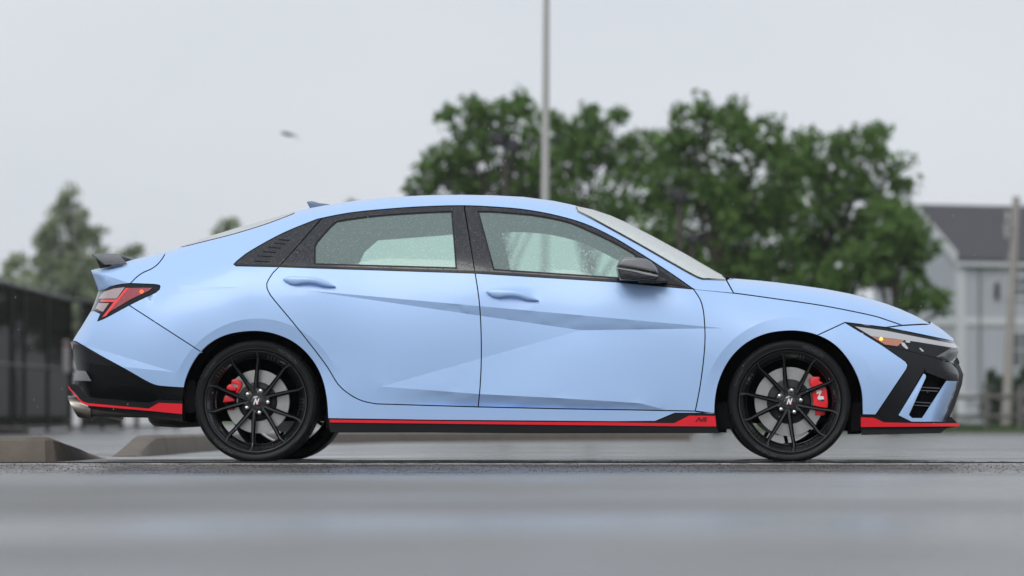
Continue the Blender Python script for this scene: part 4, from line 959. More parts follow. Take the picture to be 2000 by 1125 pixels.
# ---- kerbs: perimeter kerb running back from the left, with a cut, then turning right behind the car
KH = .125
def kerb_run(path, name, label, ramp0=0., ramp1=0., side=1, group=None):
    """kerb along a ground path; visible face on the right of the path; ends may ramp down"""
    pts = [Vector((p[0], p[1], 0)) for p in path]; fine = []
    for a, b in zip(pts[:-1], pts[1:]):
        k = max(2, int((b - a).length / .15)); fine += [a.lerp(b, i / k) for i in range(k)]
    fine.append(pts[-1]); n = len(fine); m = MB()
    Ls = [0.]
    for a, b in zip(fine[:-1], fine[1:]): Ls.append(Ls[-1] + (b - a).length)
    prof = [(.0, -.03), (.0, 0), (.012, .55), (.022, .86), (.040, .97), (.075, 1), (.135, .99), (.150, .93), (.155, -.03)]
    for i, p in enumerate(fine):
        t = (fine[min(i + 1, n - 1)] - fine[max(i - 1, 0)]).normalized(); nrm = Vector((-t.y, t.x, 0)) * side
        h = KH * min(1, (Ls[i] / ramp0 if ramp0 else 1), ((Ls[-1] - Ls[i]) / ramp1 if ramp1 else 1)); h = max(h, .006)
        for u, v_ in prof: m.v.append(p + nrm * u + Vector((0, 0, gz(p.x, p.y) + v_ * h + .0015 * math.sin(i * 1.3 + u * 40))))
    k = len(prof)
    for i in range(n - 1):
        for q in range(k - 1): m.f.append((i * k + q, i * k + q + 1, (i + 1) * k + q + 1, (i + 1) * k + q))
    m.f.append(tuple(range(k))); m.f.append(tuple((n - 1) * k + q for q in range(k)))
    o = m.obj(name, CONCRETE, None, smooth=35); return tag(o, label, 'kerb', group, 'structure')
def gp(px, py): d = H * F / (py - PY); q = at(px, py, d); return (q.x, q.y)
KX0 = gp(0, 903)
kA = [(-3.52, -1.6), (-3.30, -.05), (-3.27, .25)]
kerb_run([(-9.0, -.02), (-5.0, .02), (-3.9, .04), (-3.45, .06), (-3.24, .09), (-3.195, .14)], 'kerb', 'weathered concrete kerb at the left edge', group='kerbs')
kerb_run([(-3.19, .155), (-3.185, .45), (-3.19, 1.0), (-3.22, 2.05)], 'kerb', 'sloped concrete kerb end left of the gap', 0, 1.9, group='kerbs')
kerb_run([(-3.22, 3.3), (-3.27, 5.0)], 'kerb', 'sloped concrete kerb end right of the gap', 1.2, 0, group='kerbs')
pv = [(-3.27, 5.015), (-3.40, 7.5), (-3.53, 11), (-3.62, 16), (-3.60, 21), (-3.2, 24.5), (-2.2, 27.5), (-.9, 29.6), (.14, 31)]
for i, (a, b) in enumerate(zip(pv[:-1], pv[1:])):
    a2 = (a[0] + (b[0] - a[0]) * .004, a[1] + (b[1] - a[1]) * .004)
    kerb_run([a2, b], 'kerb', 'distant concrete kerb seen under the car behind its wheels', group='kerb stones under the car')
# ---- lawn on the far right and along the fence
def patch(name, poly, mat, dz, label):
    v = [(x, y, gz(x, y) + dz) for x, y in poly]; o = add(name, mesh(name, v, [tuple(range(len(v)))], mat)); return tag(o, label, 'grass', kind='structure')
xs_l = np.linspace(-6, 60, 30); 
def lawn(name, x0, x1, y0, y1, nx, ny, lab, edge=.4):
    X = np.linspace(x0, x1, nx); Y = np.concatenate([[y0], np.linspace(y0 + 1.2, y1, ny)])
    o = sheet(name, X, Y, lambda x, y: ground_z(x, y) + np.where(y > y0 + .5, .10, .006), LAWN); return tag(o, lab, 'grass', kind='structure')
lawn('lawn', 1.5, 90, 78, 400, 30, 20, 'strip of green lawn before the grey house')
lawn('lawn', -90, 1.5, 86, 400, 30, 20, 'green verge behind the black fence')
# blades that break the edge of the lawn
def blades(name, n, x0, x1, y0, y1, h, label, zoff=.08):
    x = rng.uniform(x0, x1, n); y = rng.uniform(y0, y1, n); z = ground_z(x, y) + zoff - .02; a = rng.uniform(0, math.pi, n); hh = rng.uniform(.5, 1.2, n) * h; w = .03
    lx = rng.normal(0, .35, n) * hh
    v = np.empty((n, 3, 3)); v[:, 0] = np.stack([x - w * np.cos(a), y - w * np.sin(a), z], 1); v[:, 1] = np.stack([x + w * np.cos(a), y + w * np.sin(a), z], 1); v[:, 2] = np.stack([x + lx, y, z + hh], 1)
    me = mesh(name, v.reshape(-1, 3), [(3 * i, 3 * i + 1, 3 * i + 2) for i in range(n)], LAWN); return tag(add(name, me), label, 'grass', kind='stuff')
blades('grass_blades', 9000, 3, 16, 78.6, 96, .16, 'tufts of grass along the lawn by the rail fence')
blades('grass_blades', 5000, -20, -6, 86.8, 92, .14, 'tufts of grass along the foot of the fence')

# ---- trees
def leaf_mat(name, c0, c1, trans=.35):
    m = bpy.data.materials.new(name); m.use_nodes = True; t = m.node_tree; n = t.nodes; l = t.links.new; n.clear()
    o = n.new('ShaderNodeOutputMaterial'); d = n.new('ShaderNodeBsdfPrincipled'); d.inputs['Roughness'].default_value = .55; d.inputs['Specular IOR Level'].default_value = .3
    tl = n.new('ShaderNodeBsdfTranslucent'); mx = n.new('ShaderNodeMixShader'); mx.inputs[0].default_value = trans
    g = n.new('ShaderNodeNewGeometry'); cm = n.new('ShaderNodeMix'); cm.data_type = 'RGBA'; cm.inputs[6].default_value = (*c0, 1); cm.inputs[7].default_value = (*c1, 1)
    l(g.outputs['Random Per Island'], cm.inputs[0]); l(cm.outputs[2], d.inputs['Base Color']); l(cm.outputs[2], tl.inputs[0])
    l(d.outputs[0], mx.inputs[1]); l(tl.outputs[0], mx.inputs[2]); l(mx.outputs[0], o.inputs[0]); return m
LEAF = leaf_mat('leaf_green', (.052, .120, .022), (.145, .255, .060))
LEAF_HAZED = leaf_mat('leaf_hazed', (.23, .28, .17), (.34, .40, .26))  # lightened leaf colour stands in for haze over the far trees
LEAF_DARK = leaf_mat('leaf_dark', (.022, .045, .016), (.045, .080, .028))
BARK = simple('bark', (.045, .036, .030), rough=.9, nscale=6, namt=.4)
def leaves(centres, radii, per, size, mat, name):
    """leaf-shaped faces in clumps round the centres"""
    c = np.repeat(np.array(centres), per, 0); r = np.repeat(np.array(radii), per); n = len(c)
    d = rng.normal(size=(n, 3)); d /= np.linalg.norm(d, axis=1)[:, None]; p = c + d * (r * rng.uniform(.15, 1, n) ** .6)[:, None] * np.array([1, 1, .8])
    s = size * rng.uniform(.6, 1.3, n); u = rng.normal(size=(n, 3)); u /= np.linalg.norm(u, axis=1)[:, None]
    w = np.cross(u, rng.normal(size=(n, 3))); w /= np.maximum(np.linalg.norm(w, axis=1)[:, None], 1e-6)
    a = p - u * s[:, None]; b = p + w * (s * .45)[:, None]; e = p + u * s[:, None]; f = p - w * (s * .45)[:, None]
    v = np.stack([a, b, e, f], 1).reshape(-1, 3)
    me = bpy.data.meshes.new(name); me.vertices.add(4 * n); me.vertices.foreach_set('co', v.ravel()); me.loops.add(4 * n); me.loops.foreach_set('vertex_index', np.arange(4 * n))
    me.polygons.add(n); me.polygons.foreach_set('loop_start', np.arange(0, 4 * n, 4)); me.materials.append(mat); me.update(calc_edges=True); return me
def tree(name, lobes, d, trunk_px, label, mat=LEAF, dens=1., leaf=.125, clump=.43, group=None, spread=.75, trunk_r=.16, per=26, fill=.62):
    """lobes: (px, py, radius px) ellipsoids of the crown in side view; each is filled with clumps on limbs"""
    base = at(trunk_px, PY, d); base.z = gz(base.x, base.y); e = empty(name, base); tag(e, label, 'tree', group)
    m = MB(); C = []; RR = []; top = max(at(px, py - r, d).z for px, py, r in lobes) - base.z
    th = top * .55; m.tube([(0, 0, -.1), (.04, 0, th * .4), (-.05, .05, th * .75), (.03, 0, th)], [trunk_r, trunk_r * .8, trunk_r * .6, trunk_r * .4], 9)
    for px, py, r in lobes:
        rad = r * d / F; c = at(px, py, d + rng.uniform(-1, 1) * spread) - base
        k = max(4, int(dens * 9.0 * (rad / clump) ** 2 * fill))
        hub = c - Vector((0, 0, rad * .3)); s0 = Vector((0, 0, min(th * .95, max(th * .45, hub.z * .62))))
        m.tube([s0, s0.lerp(hub, .5) + Vector((0, 0, .12)), hub], [trunk_r * .38, trunk_r * .26, trunk_r * .16], 6)
        for i in range(k):
            v = Vector(rng.normal(size=3)).normalized(); q = c + v * rad * rng.uniform(.35, 1.0); C.append(q); RR.append(clump * rng.uniform(.55, 1.05))
            if i % 3 == 0: m.tube([hub, hub.lerp(q, .6) + Vector((0, 0, .06)), q], [trunk_r * .12, trunk_r * .08, trunk_r * .04], 4, False)
    m.obj('trunk', BARK, e, smooth=60); add('crown', leaves(C, RR, per, leaf, mat, 'crown'), e)
    return e
G1 = 'broadleaf trees behind the car'
tree('broadleaf_tree', [(905, 250, 48), (960, 240, 52), (1012, 225, 38), (880, 320, 58), (950, 320, 60), (838, 358, 34), (1022, 300, 50), (1000, 380, 62), (900, 395, 62), (808, 374, 20), (1016, 200, 18), (880, 222, 18), (925, 212, 18), (1045, 260, 25), (850, 320, 25), (1062, 330, 42), (1055, 400, 50), (880, 590, 55), (960, 600, 60), (1030, 590, 55)], 98, 985, 'leftmost broadleaf tree behind the car, with a tuft on top', group=G1, dens=1.0)
tree('broadleaf_tree', [(1105, 262, 42), (1160, 250, 40), (1090, 325, 55), (1170, 315, 58), (1235, 280, 42), (1110, 395, 62), (1195, 395, 65), (1205, 228, 18), (1150, 222, 16), (1270, 268, 26), (1250, 340, 50), (1080, 240, 20), (1285, 320, 40), (1280, 400, 50), (1130, 290, 45), (1100, 600, 60), (1180, 605, 60), (1250, 600, 55)], 104, 1150, 'broadleaf tree behind the pale lamp post', group=G1, dens=1.0)
tree('broadleaf_tree', [(1372, 252, 50), (1432, 255, 48), (1320, 290, 48), (1305, 375, 65), (1400, 340, 72), (1485, 290, 55), (1490, 385, 72), (1380, 440, 72), (1465, 475, 78), (1290, 450, 58), (1338, 226, 18), (1375, 214, 18), (1440, 218, 18), (1505, 250, 26), (1340, 330, 50), (1420, 400, 60), (1530, 300, 36), (1525, 420, 60), (1540, 350, 45), (1320, 540, 65), (1410, 560, 65), (1370, 610, 60)], 96, 1400, 'tallest broadleaf tree, behind the windshield', group=G1, dens=1.0)
tree('broadleaf_tree', [(1560, 310, 45), (1615, 300, 42), (1690, 288, 48), (1738, 325, 42), (1640, 365, 68), (1560, 410, 68), (1705, 395, 68), (1620, 465, 78), (1545, 515, 72), (1752, 370, 34), (1640, 268, 18), (1718, 260, 24), (1585, 275, 20), (1530, 330, 40), (1690, 470, 70), (1680, 340, 50), (1765, 420, 34), (1590, 340, 45)], 100, 1620, 'broadleaf tree behind the hood', group=G1, dens=.95)
tree('broadleaf_tree', [(1740, 450, 60), (1790, 505, 52), (1720, 530, 62), (1822, 565, 32), (1660, 560, 62), (1772, 430, 36), (1805, 465, 30), (1775, 580, 42), (1840, 598, 16), (1760, 500, 55), (1700, 500, 60), (1600, 560, 60)], 95, 1745, 'low spreading tree in front of the house', group=G1, dens=.95)
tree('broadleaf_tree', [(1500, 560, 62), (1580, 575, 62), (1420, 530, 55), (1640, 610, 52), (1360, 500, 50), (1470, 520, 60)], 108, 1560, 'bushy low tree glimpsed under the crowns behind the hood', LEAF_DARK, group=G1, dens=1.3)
G2 = 'pale trees behind the fence'
tree('slender_tree', [(135, 376, 12), (130, 405, 24), (148, 432, 32), (108, 445, 32), (165, 470, 42), (95, 500, 42), (140, 515, 55), (190, 520, 36), (160, 640, 60), (100, 650, 60), (210, 640, 50), (90, 560, 50), (170, 580, 55), (80, 460, 22), (200, 570, 35), (75, 600, 45), (130, 610, 55)], 190, 140, 'tall pale slender tree behind the black fence', LEAF_HAZED, dens=1.1, leaf=.16, clump=.52, group=G2, trunk_r=.2)
tree('slender_tree', [(20, 520, 26), (10, 560, 38), (45, 560, 34), (60, 600, 40), (15, 610, 40)], 140, 25, 'pale tree at the left edge above the fence', LEAF_HAZED, dens=.7, leaf=.17, group=G2)
tree('slender_tree', [(260, 495, 20), (250, 520, 28), (275, 530, 26), (235, 560, 36), (290, 560, 30)], 150, 258, 'pale tree top rising behind the spoiler', LEAF_HAZED, dens=.7, leaf=.17, group=G2)
tree('slender_tree', [(445, 440, 13), (440, 465, 22), (455, 490, 26), (430, 520, 30)], 160, 442, 'small faint tree top behind the rear window', LEAF_HAZED, dens=.7, leaf=.16, group=G2)
tree('slender_tree', [(688, 401, 8), (684, 424, 16), (690, 454, 20)], 165, 687, 'tip of a far tree above the roof fin', LEAF_HAZED, dens=.7, leaf=.15, group=G2)

# ---- lamp post and floodlights
POLE = simple('pole_grey', (.42, .42, .40), rough=.55, nscale=2, namt=.08)
DARKMETAL = simple('dark_metal', (.020, .020, .024), rough=.5)
d = 60.; b = at(1062, PY, d); b.z = gz(b.x, b.y); lp = tag(empty('lamp_post', b), 'tall pale grey lamp post rising behind the roof', 'lamp post')
t_ = at(1067, -18, d) - b
MB().tube([(0, 0, 0), tuple(t_ * .35), tuple(t_ * .7), tuple(t_)], [.078, .072, .062, .050], 14).obj('pole', POLE, lp, smooth=50)
MB().box((-.18, -.18, -.05), (.18, .18, .12)).obj('base_plate', POLE, lp, bevel=.01)
MB().tube([tuple(t_ + Vector((0, 0, -.03))), tuple(t_ + Vector((.25, -.05, .02))), tuple(t_ + Vector((.42, -.08, .0)))], .025, 8).obj('arm', POLE, lp, smooth=50)
MB().prism([(.36, .05), (.66, .02), (.68, -.04), (.60, -.075), (.40, -.06)], -.22, .06).obj('lamp_head', DARKMETAL, lp, bevel=.01, loc=tuple(t_ + Vector((0, 0, -.02))))
def flood(px, py, d, heads, label, sc=1.):
    b = at(px, PY, d); b.z = gz(b.x, b.y); e = tag(empty('floodlight', b), label, 'floodlight', 'floodlights among the trees'); t = at(px, py, d) - b
    MB().tube([(0, 0, 0), tuple(t)], [.09, .06], 10).obj('pole', simple('pole_brown', (.05, .040, .036), rough=.7) if 'pole_brown' not in bpy.data.materials else bpy.data.materials['pole_brown'], e, smooth=50)
    MB().box((-.32 * sc, -.04, -.03), (.32 * sc, .04, .03)).obj('crossbar', DARKMETAL, e, loc=tuple(t))
    for dx, dz in heads:
        m = MB(); m.prism([(-.24 * sc, .11 * sc), (.10 * sc, .13 * sc), (.27 * sc, -.08 * sc), (.14 * sc, -.16 * sc), (-.12 * sc, -.06 * sc)], -.16, .16); m.obj('lamp_head', DARKMETAL, e, bevel=.02, loc=(t.x + dx * sc, t.y - .1, t.z + dz * sc))
        MB().prism([(.11 * sc, .11 * sc), (.25 * sc, -.07 * sc), (.15 * sc, -.14 * sc)], -.14, .14).obj('lens', LENS_DARK, e, loc=(t.x + (dx + .015) * sc, t.y - .12, t.z + dz * sc))
flood(987, 285, 86, [(-.17, .16), (.14, .02)], 'twin dark floodlights on a pole in the leftmost broadleaf tree')
flood(1327, 388, 86, [(-.04, .08)], 'single dark floodlight on a pole right of the lamp post')
flood(1352, 470, 92, [(.03, .05)], 'lower dark floodlight just behind the windshield', .85)
# ---- bird
bd = 70.; bl = at(563, 263, bd); brd = tag(empty('bird', bl), 'small dark bird gliding in the grey sky', 'bird')
BIRD = simple('bird_feathers', (.035, .045, .038), rough=.8)
def wing(s):
    v = [(-.02, 0, .01), (.035, 0, .008), (.03 + .02, .09 * s, .035), (-.01, .09 * s, .035), (.055 + .01, .20 * s, -.012), (.035, .20 * s, -.012)]
    v += [(x, y, z - .007) for x, y, z in v]
    f = [(0, 1, 2, 3), (3, 2, 4, 5), (6, 9, 8, 7), (9, 11, 10, 8), (0, 6, 7, 1), (1, 7, 8, 2), (2, 8, 10, 4), (4, 10, 11, 5), (5, 11, 9, 3), (3, 9, 6, 0)]
    return mesh('wing', v, f, BIRD)
rzb = R(62)
MB().tube([(-.15, 0, .012), (-.10, 0, .006), (-.03, 0, 0), (.04, 0, 0), (.085, 0, .008), (.115, 0, .004)], [.004, .016, .028, .030, .020, .004], 10).obj('body', BIRD, brd, smooth=60, rot=(0, R(8), R(12)))
for s in (-1, 1): add('wing', wing(s), brd, rot=(R(18), 0, rzb))

# ---- black court fence on the left
FBLK = simple('fence_black', (.010, .011, .010), rough=.6)
def screen_mat():
    m = bpy.data.materials.new('fence_screen'); m.use_nodes = True; t = m.node_tree; n = t.nodes; l = t.links.new; n.clear()
    o = n.new('ShaderNodeOutputMaterial'); d = n.new('ShaderNodeBsdfDiffuse'); d.inputs[0].default_value = (.014, .015, .013, 1); tr = n.new('ShaderNodeBsdfTransparent'); mx = n.new('ShaderNodeMixShader')
    tcn = n.new('ShaderNodeTexCoord'); wv = n.new('ShaderNodeTexWave'); wv.bands_direction = 'Z'; wv.inputs['Scale'].default_value = 5.0; wv.inputs['Distortion'].default_value = .6
    mr = n.new('ShaderNodeMapRange'); mr.inputs[3].default_value = .88; mr.inputs[4].default_value = .97
    l(tcn.outputs['Object'], wv.inputs['Vector']); l(wv.outputs[0], mr.inputs[0]); l(mr.outputs[0], mx.inputs[0]); l(tr.outputs[0], mx.inputs[1]); l(d.outputs[0], mx.inputs[2]); l(mx.outputs[0], o.inputs[0]); return m
SCREEN = screen_mat()
FA = at(-60, PY, 64.5); FB = at(137, PY, 80.); FH = 2.70
fz = lambda p: gz(p[0], p[1])
fe = tag(empty('court_fence', (FB.x, FB.y, fz(FB))), 'tall black mesh court fence receding on the left', 'fence')
def loc_(p): return Vector((p[0] - FB.x, p[1] - FB.y, p[2] - fz(FB)))
def fence_line(A, B, posts, h, rails=(1.0, .46, .03), pr=.045, bays=None):
    for t in posts:
        p = A.lerp(B, t); z = fz(p); MB().tube([loc_((p.x, p.y, z - .1)), loc_((p.x, p.y, z + h + .05))], pr, 10).obj('post', FBLK, fe, smooth=50)
    for ib, (a, b) in enumerate(zip(posts[:-1], posts[1:])):
        pa, pb = A.lerp(B, a), A.lerp(B, b); za, zb = fz(pa), fz(pb)
        for k, r in zip(rails, (.045, .032, .025)): MB().tube([loc_((pa.x, pa.y, za + h * k)), loc_((pb.x, pb.y, zb + h * k))], r, 8).obj('rail', RAIL, fe, smooth=50)
        dirv = Vector((pb.x - pa.x, pb.y - pa.y, 0)).normalized(); 
        v = [loc_((pa.x, pa.y, za + .04)), loc_((pb.x, pb.y, zb + .04)), loc_((pb.x, pb.y, zb + h - .03)), loc_((pa.x, pa.y, za + h - .03))]
        nn = Vector((-dirv.y, dirv.x, 0)) * .012
        if bays is None or ib in bays: add('screen', mesh('screen', v, [(0, 1, 2, 3)], SCREEN), fe)
RAIL = simple('fence_rail', (.045, .047, .046), rough=.45)
def tpx(px):
    # parameter on the receding run that shows at this photo column
    lo, hi = 0., 1.
    for _ in range(40):
        mid = (lo + hi) / 2; p = FA.lerp(FB, mid); c = PX + p.x * F / (D + p.y)
        if c < px: lo = mid
        else: hi = mid
    return lo
fence_line(FA, FB, [0, tpx(-28), tpx(22), tpx(47), tpx(93), 1.0], FH)
FC = at(345, PY, 84.)
fence_line(FB, FC, [0, .11, .29, .47, .615, .8, 1.0], FH - .02, rails=(1.0, .46, .02), bays=(1, 2))
sg = at(129, 696, 78.6); so = tag(empty('notice', sg), 'narrow white notice hung on the black fence beside the car', 'sign')
MB().box((-.062, -.012, -.33), (.062, .0, .33)).obj('board', simple('notice_white', (.62, .60, .61), rough=.5), so, bevel=.004)
MB().box((-.050, -.0145, .20), (.050, -.0125, .28)).obj('red_band', simple('notice_red', (.35, .10, .10), rough=.5), so)
# pale boards standing behind the fence
for i, (xa, xb) in enumerate(((128, 160), (236, 262), (268, 372))):
    a, b2 = at(xa, PY, 90), at(xb, PY, 90); z = gz(a.x, a.y)
    o = tag(MB().box((0, 0, 0), (b2.x - a.x, .06, .55)).obj('board_panel', simple('pale_board', (.55, .56, .57), rough=.7) if 'pale_board' not in bpy.data.materials else bpy.data.materials['pale_board'], None, loc=(a.x, a.y, z), bevel=.01), ['white board behind the fence, left of the exhaust tip', 'narrow white board behind the fence, under the rear bumper', 'wide white board behind the fence, just left of the rear wheel'][i], 'board', 'white boards behind the fence')
pl = at(20, PY, 66.5); 
o = tag(MB().prism([(-.9, 0), (.25, 0), (.25, .10), (-.9, .11)], -.3, .3).obj('planter_edge', simple('old_timber', (.05, .042, .035), rough=.9, nscale=8, namt=.4), None, loc=(at(52, PY, 66).x - .25, 46.5, gz(-11, 46.5)), bevel=.01), 'low dark timber edging at the foot of the fence', 'edging')

# ---- house on the right
SIDING = simple('siding_grey', (.40, .425, .46), rough=.7, nscale=1.2, namt=.06)
TRIMW = simple('trim_white', (.54, .56, .58), rough=.6)
SHINGLE = simple('roof_shingle', (.060, .060, .068), rough=.85, nscale=5, namt=.25)
PANE = simple('pane_dark', (.05, .06, .07), rough=.1, coat=1)
hd = 130.; hc_ = at(1874, PY, hd); HZ = gz(hc_.x, hc_.y)
house = tag(empty('house', (hc_.x, hc_.y, HZ)), 'two-storey grey clapboard house with dark gable roof', 'house'); house.rotation_euler = (0, 0, R(18))
HL_, HDp, EAVE, RIDGE = 16., 8.2, 5.75, 7.75
core = MB(); core.box((.03, .03, 0), (HL_, HDp, EAVE)); core.prism([(0.05, EAVE - .001), (0.05, EAVE)], 0, 1) if False else None
core.obj('wall', SIDING, house)
gm = MB(); gm.v = [Vector(q) for q in [(.03, .03, EAVE), (.03, HDp, EAVE), (.03, HDp / 2, RIDGE - .05), (HL_, .03, EAVE), (HL_, HDp, EAVE), (HL_, HDp / 2, RIDGE - .05)]]; gm.f = [(0, 2, 1), (3, 4, 5), (0, 3, 5, 2), (1, 2, 5, 4)]; gm.obj('gable_wall', SIDING, house)
sd_ = MB(); z = .3
while z < EAVE - .1:
    sd_.v += [Vector(q) for q in [(.0, .0, z), (HL_, .0, z), (HL_, .022, z + .16), (.0, .022, z + .16)]]; n_ = len(sd_.v); sd_.f.append((n_ - 4, n_ - 3, n_ - 2, n_ - 1))
    sd_.v += [Vector(q) for q in [(.0, .0, z), (HL_, .0, z), (HL_, .03, z), (.0, .03, z)]]; n_ = len(sd_.v); sd_.f.append((n_ - 4, n_ - 1, n_ - 2, n_ - 3))
    sd_.v += [Vector(q) for q in [(.0, .0, z), (.0, HDp, z), (.022, HDp, z + .16), (.022, .0, z + .16)]]; n_ = len(sd_.v); sd_.f.append((n_ - 4, n_ - 1, n_ - 2, n_ - 3)); z += .16
tag(sd_.obj('siding_board', SIDING, house), kind='stuff')
rf = MB(); ov = .12
for sgn in (0, 1):
    y0 = -ov if sgn == 0 else HDp + ov; ze = EAVE - ov * (RIDGE - EAVE) / (HDp / 2)
    rf.v += [Vector(q) for q in [(-ov, y0, ze + .02), (HL_ + ov, y0, ze + .02), (HL_ + ov, HDp / 2, RIDGE + .02), (-ov, HDp / 2, RIDGE + .02), (-ov, y0, ze - .12), (HL_ + ov, y0, ze - .12), (HL_ + ov, HDp / 2, RIDGE - .12), (-ov, HDp / 2, RIDGE - .12)]]
    k = len(rf.v) - 8; rf.f += [tuple(k + i for i in q) for q in ((0, 1, 2, 3), (7, 6, 5, 4), (0, 4, 5, 1), (3, 2, 6, 7), (0, 3, 7, 4), (1, 5, 6, 2))]
roof = rf.obj('roof', SHINGLE, house)
fs = MB(); 
for y0, y1, z0, z1 in ((-ov, HDp / 2, EAVE - ov * .49, RIDGE), (HDp + ov, HDp / 2, EAVE - ov * .49, RIDGE)):
    v0 = Vector((-ov - .03, y0, z0 - .2)); v1 = Vector((-ov - .03, y1, z1 - .2)); n_ = len(fs.v)
    fs.v += [v0, v1, v1 + Vector((0, 0, .42)), v0 + Vector((0, 0, .42)), v0 + Vector((.025, 0, 0)), v1 + Vector((.025, 0, 0)), v1 + Vector((.025, 0, .42)), v0 + Vector((.025, 0, .42))]
    fs.f += [tuple(n_ + i for i in q) for q in ((0, 1, 2, 3), (7, 6, 5, 4), (0, 4, 5, 1), (3, 2, 6, 7), (0, 3, 7, 4), (1, 5, 6, 2))]
fs.obj('rake_board', TRIMW, roof)
MB().box((-ov, -ov - .10, EAVE - .30), (HL_, -ov - .005, EAVE - .17)).obj('gutter', TRIMW, roof)
MB().box((-.04, -.045, .2), (.20, -.005, EAVE - .2)).obj('corner_board', TRIMW, house)
MB().box((-.046, .0, .2), (-.005, .22, EAVE - .2)).obj('corner_board', TRIMW, house)
MB().box((.2, -.05, 3.45), (HL_, -.006, 3.72)).obj('band_board', TRIMW, house)
MB().box((-.05, .22, 3.45), (-.006, HDp, 3.72)).obj('band_board', TRIMW, house)
MB().box((.2, -.06, .85), (HL_, -.006, 1.1)).obj('band_board', TRIMW, house)
for wx in (1.7, 4.2, 7.):
    for wz0, wz1 in ((1.95, 3.3), (4.35, 5.2)):
        w = MB(); 
        w.box((wx, -.07, wz0), (wx + .10, -.008, wz1)); w.box((wx + 1.0, -.07, wz0), (wx + 1.1, -.008, wz1)); w.box((wx + .1, -.07, wz0), (wx + 1.0, -.008, wz0 + .1)); w.box((wx + .1, -.07, wz1 - .1), (wx + 1.0, -.008, wz1))
        w.box((wx + .53, -.06, wz0 + .1), (wx + .57, -.008, wz1 - .1)); w.box((wx + .1, -.058, (wz0 + wz1) / 2 - .02), (wx + 1.0, -.01, (wz0 + wz1) / 2 + .02)); wo = w.obj('window', TRIMW, house)
        for ix in (0, 1):
            for iz in (0, 1):
                xa = wx + .1 + ix * .47; za = wz0 + .1 + iz * (wz1 - wz0 - .16) / 2
                MB().box((xa, -.03, za), (xa + .43, -.02, za + (wz1 - wz0) / 2 - .12)).obj('pane', PANE, wo)
MB().box((1.28, -.12, 4.35), (1.40, -.01, 4.9)).obj('meter_box', DARKMETAL, house)
MB().tube([(.72, -.06, .3), (.72, -.06, EAVE - .3)], .04, 8).obj('downpipe', simple('downpipe_grey', (.20, .21, .22), rough=.5), house)
for vx, vy in ((2.4, .38), (3.0, .72)):
    yy = HDp / 2 * vy; zz = EAVE + (RIDGE - EAVE) * vy; MB().tube([(vx, yy, zz - .1), (vx, yy, zz + .32)], .07, 8).obj('roof_vent', POLE, roof)
# ---- utility pole
ud = 112.; ub = at(1964, PY, ud); ub.z = gz(ub.x, ub.y); up_ = tag(empty('utility_pole', ub), 'weathered grey timber utility pole in front of the house', 'pole'); ut = at(1985, 384, ud) - ub
MB().tube([(0, 0, -.1), tuple(ut * .5), tuple(ut)], [.15, .13, .11], 12).obj('pole', simple('pole_timber', (.33, .31, .29), rough=.9, nscale=3, namt=.15), up_, smooth=50)
MB().tube([tuple(ut * .83 + Vector((-.22, -.1, 0))), tuple(ut * .83 + Vector((-.22, -.1, .38)))], [.10, .10], 10).obj('transformer', simple('tank_grey', (.30, .31, .31), rough=.5), up_, smooth=40)
MB().box((-.10, -.04, -.04), (.10, .04, .04)).obj('bracket', DARKMETAL, up_, loc=tuple(ut * .86 + Vector((-.12, -.05, 0))))
MB().tube([tuple(ut * .97), tuple(ut * .97 + Vector((9, 6, -.2)))], .012, 5).obj('cable', DARKMETAL, up_)
MB().tube([tuple(ut * .80), tuple(ut * .62 + Vector((-1.1, -.2, -1.2))), tuple(ut * .30 + Vector((-1.9, -.3, -1.0)))], .010, 5).obj('guy_wire', POLE, up_)
# ---- split-rail fence and evergreens before the house
RAILW = simple('rail_wood', (.16, .15, .145), rough=.9, nscale=4, namt=.3)
rd_ = 104.; A = at(1862, PY, rd_); B = at(2060, PY, rd_ - 4)
rfz = tag(empty('rail_fence', (A.x, A.y, gz(A.x, A.y))), 'low weathered split-rail fence before the house', 'fence')
for i in range(4):
    p = (B - A) * (i / 3); MB().box((-.07, -.07, -.1), (.07, .07, 1.12)).obj('post', RAILW, rfz, loc=(p.x, p.y, .09), bevel=.01)
    if i < 3:
        q = (B - A) * ((i + 1) / 3)
        for hz in (.42, .95): MB().tube([(p.x + .05, p.y, hz + .02), ((p.x + q.x) / 2, (p.y + q.y) / 2, hz - .01), (q.x - .05, q.y, hz + .03)], [.06, .068, .055], 6).obj('rail', RAILW, rfz)
def evergreen(px, d, w, h, label):
    b = at(px, PY, d); b.z = gz(b.x, b.y) + .08; e = tag(empty('evergreen_shrub', b), label, 'shrub', 'clipped evergreens before the house')
    MB().tube([(0, 0, -.1), (0, 0, h * .7)], [.05, .02], 7).obj('stem', BARK, e)
    C = []; RR = []
    for i in range(90):
        t = rng.uniform(.05, 1); r = w * .5 * math.sin(min(1, t * 1.6 + .25) * math.pi * .5) * (1 - t ** 3) ; a = rng.uniform(0, 6.28); C.append((r * math.cos(a), r * math.sin(a), t * h)); RR.append(.13)
    add('foliage', leaves(C, RR, 22, .05, LEAF_DARK, 'foliage'), e)
evergreen(1936, 116, .52, 1.70, 'dark clipped evergreen left of the utility pole')
evergreen(1955, 118, .40, 1.55, 'dark clipped evergreen half behind the utility pole')
evergreen(1979, 116, .42, 1.45, 'dark clipped evergreen right of the utility pole')
evergreen(2000, 115, .55, 1.75, 'dark clipped evergreen at the right edge')

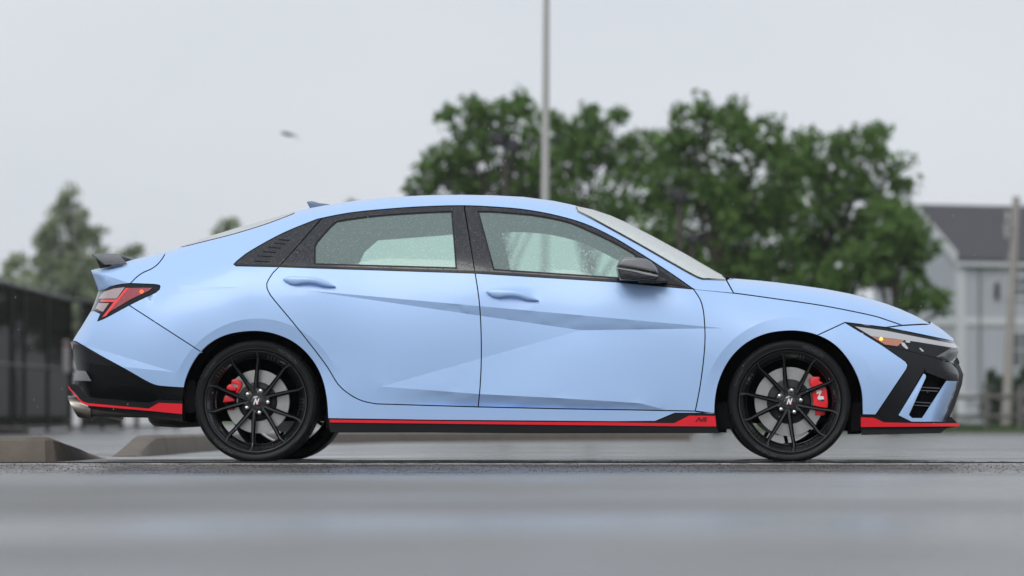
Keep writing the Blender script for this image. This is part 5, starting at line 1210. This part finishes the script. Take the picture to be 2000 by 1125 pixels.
# ---- rain haze over the whole place
m = bpy.data.materials.new('rain_haze'); m.use_nodes = True; t = m.node_tree; t.nodes.clear()
o_ = t.nodes.new('ShaderNodeOutputMaterial'); v_ = t.nodes.new('ShaderNodeVolumePrincipled'); v_.inputs['Color'].default_value = (.93, .95, .97, 1); v_.inputs['Density'].default_value = .00028; v_.inputs['Anisotropy'].default_value = .2
t.links.new(v_.outputs[0], o_.inputs['Volume'])
hz_ = MB().box((-760, -320, -1.5), (760, 2600, 16)).obj('haze', m); tag(hz_, 'thin grey rain haze in the air over the parking lot', 'haze', kind='stuff')

# ---- washed-out grit on the strip before the joint
def stones(name, n, x0, x1, y0, y1, r0, r1, mat, label):
    x = rng.uniform(x0, x1, n); y = y0 + (y1 - y0) * rng.uniform(0, 1, n) ** .7; r = rng.uniform(r0, r1, n); z = ground_z(x, y) + r * .25
    base = np.array([(1, 0, 0), (-1, 0, 0), (0, 1, 0), (0, -1, 0), (0, 0, .7), (0, 0, -.7)]); a = rng.uniform(0, 6.28, n)
    v = np.repeat(base[None], n, 0) * rng.uniform(.6, 1.2, (n, 6, 1)) * r[:, None, None]
    c, s_ = np.cos(a)[:, None], np.sin(a)[:, None]; v = np.stack([v[..., 0] * c - v[..., 1] * s_, v[..., 0] * s_ + v[..., 1] * c, v[..., 2]], -1)
    v = v + np.stack([x, y, z], 1)[:, None]; tri = [(0, 2, 4), (2, 1, 4), (1, 3, 4), (3, 0, 4), (2, 0, 5), (1, 2, 5), (3, 1, 5), (0, 3, 5)]
    f = [tuple(6 * i + k for k in t) for i in range(n) for t in tri]
    return tag(add(name, mesh(name, v.reshape(-1, 3), f, mat)), label, 'gravel', kind='stuff')
stones('gravel', 8000, -4.2, 2.6, -1.9, -.15, .0015, .0048, simple('grit_dark', (.07, .07, .072), rough=.4), 'dark grit worn out of the asphalt before the car')
stones('gravel', 2500, -4.2, 2.6, -1.9, -.14, .0012, .0036, simple('grit_pale', (.34, .33, .32), rough=.5), 'pale grit scattered on the asphalt before the car')
stones('gravel', 500, -4.2, 2.6, -.112, .30, .002, .006, bpy.data.materials['grit_dark'], 'loose dark grit along the joint beside the wheels')

# ---- rain falling between the camera and the car
n_ = 700; x = rng.uniform(-4, 3, n_); y = rng.uniform(-2.5, 3.5, n_); z = rng.uniform(.1, 2.8, n_); v = []; f = []
for i in range(n_):
    r_ = rng.uniform(.0007, .0014); h_ = rng.uniform(.0025, .0055); b_ = len(v)
    v += [(x[i] + r_, y[i], z[i]), (x[i], y[i] + r_, z[i]), (x[i] - r_, y[i], z[i]), (x[i], y[i] - r_, z[i]), (x[i] + r_ * .2, y[i], z[i] + h_), (x[i], y[i], z[i] - h_ * .7)]
    f += [(b_ + a, b_ + (a + 1) % 4, b_ + 4) for a in range(4)] + [(b_ + (a + 1) % 4, b_ + a, b_ + 5) for a in range(4)]
tag(add('raindrops', mesh('raindrops', v, f, simple('rain_water', (.75, .79, .82), rough=.15, coat=.5), smooth=True)), 'fine raindrops falling round the car', 'rain', kind='stuff')
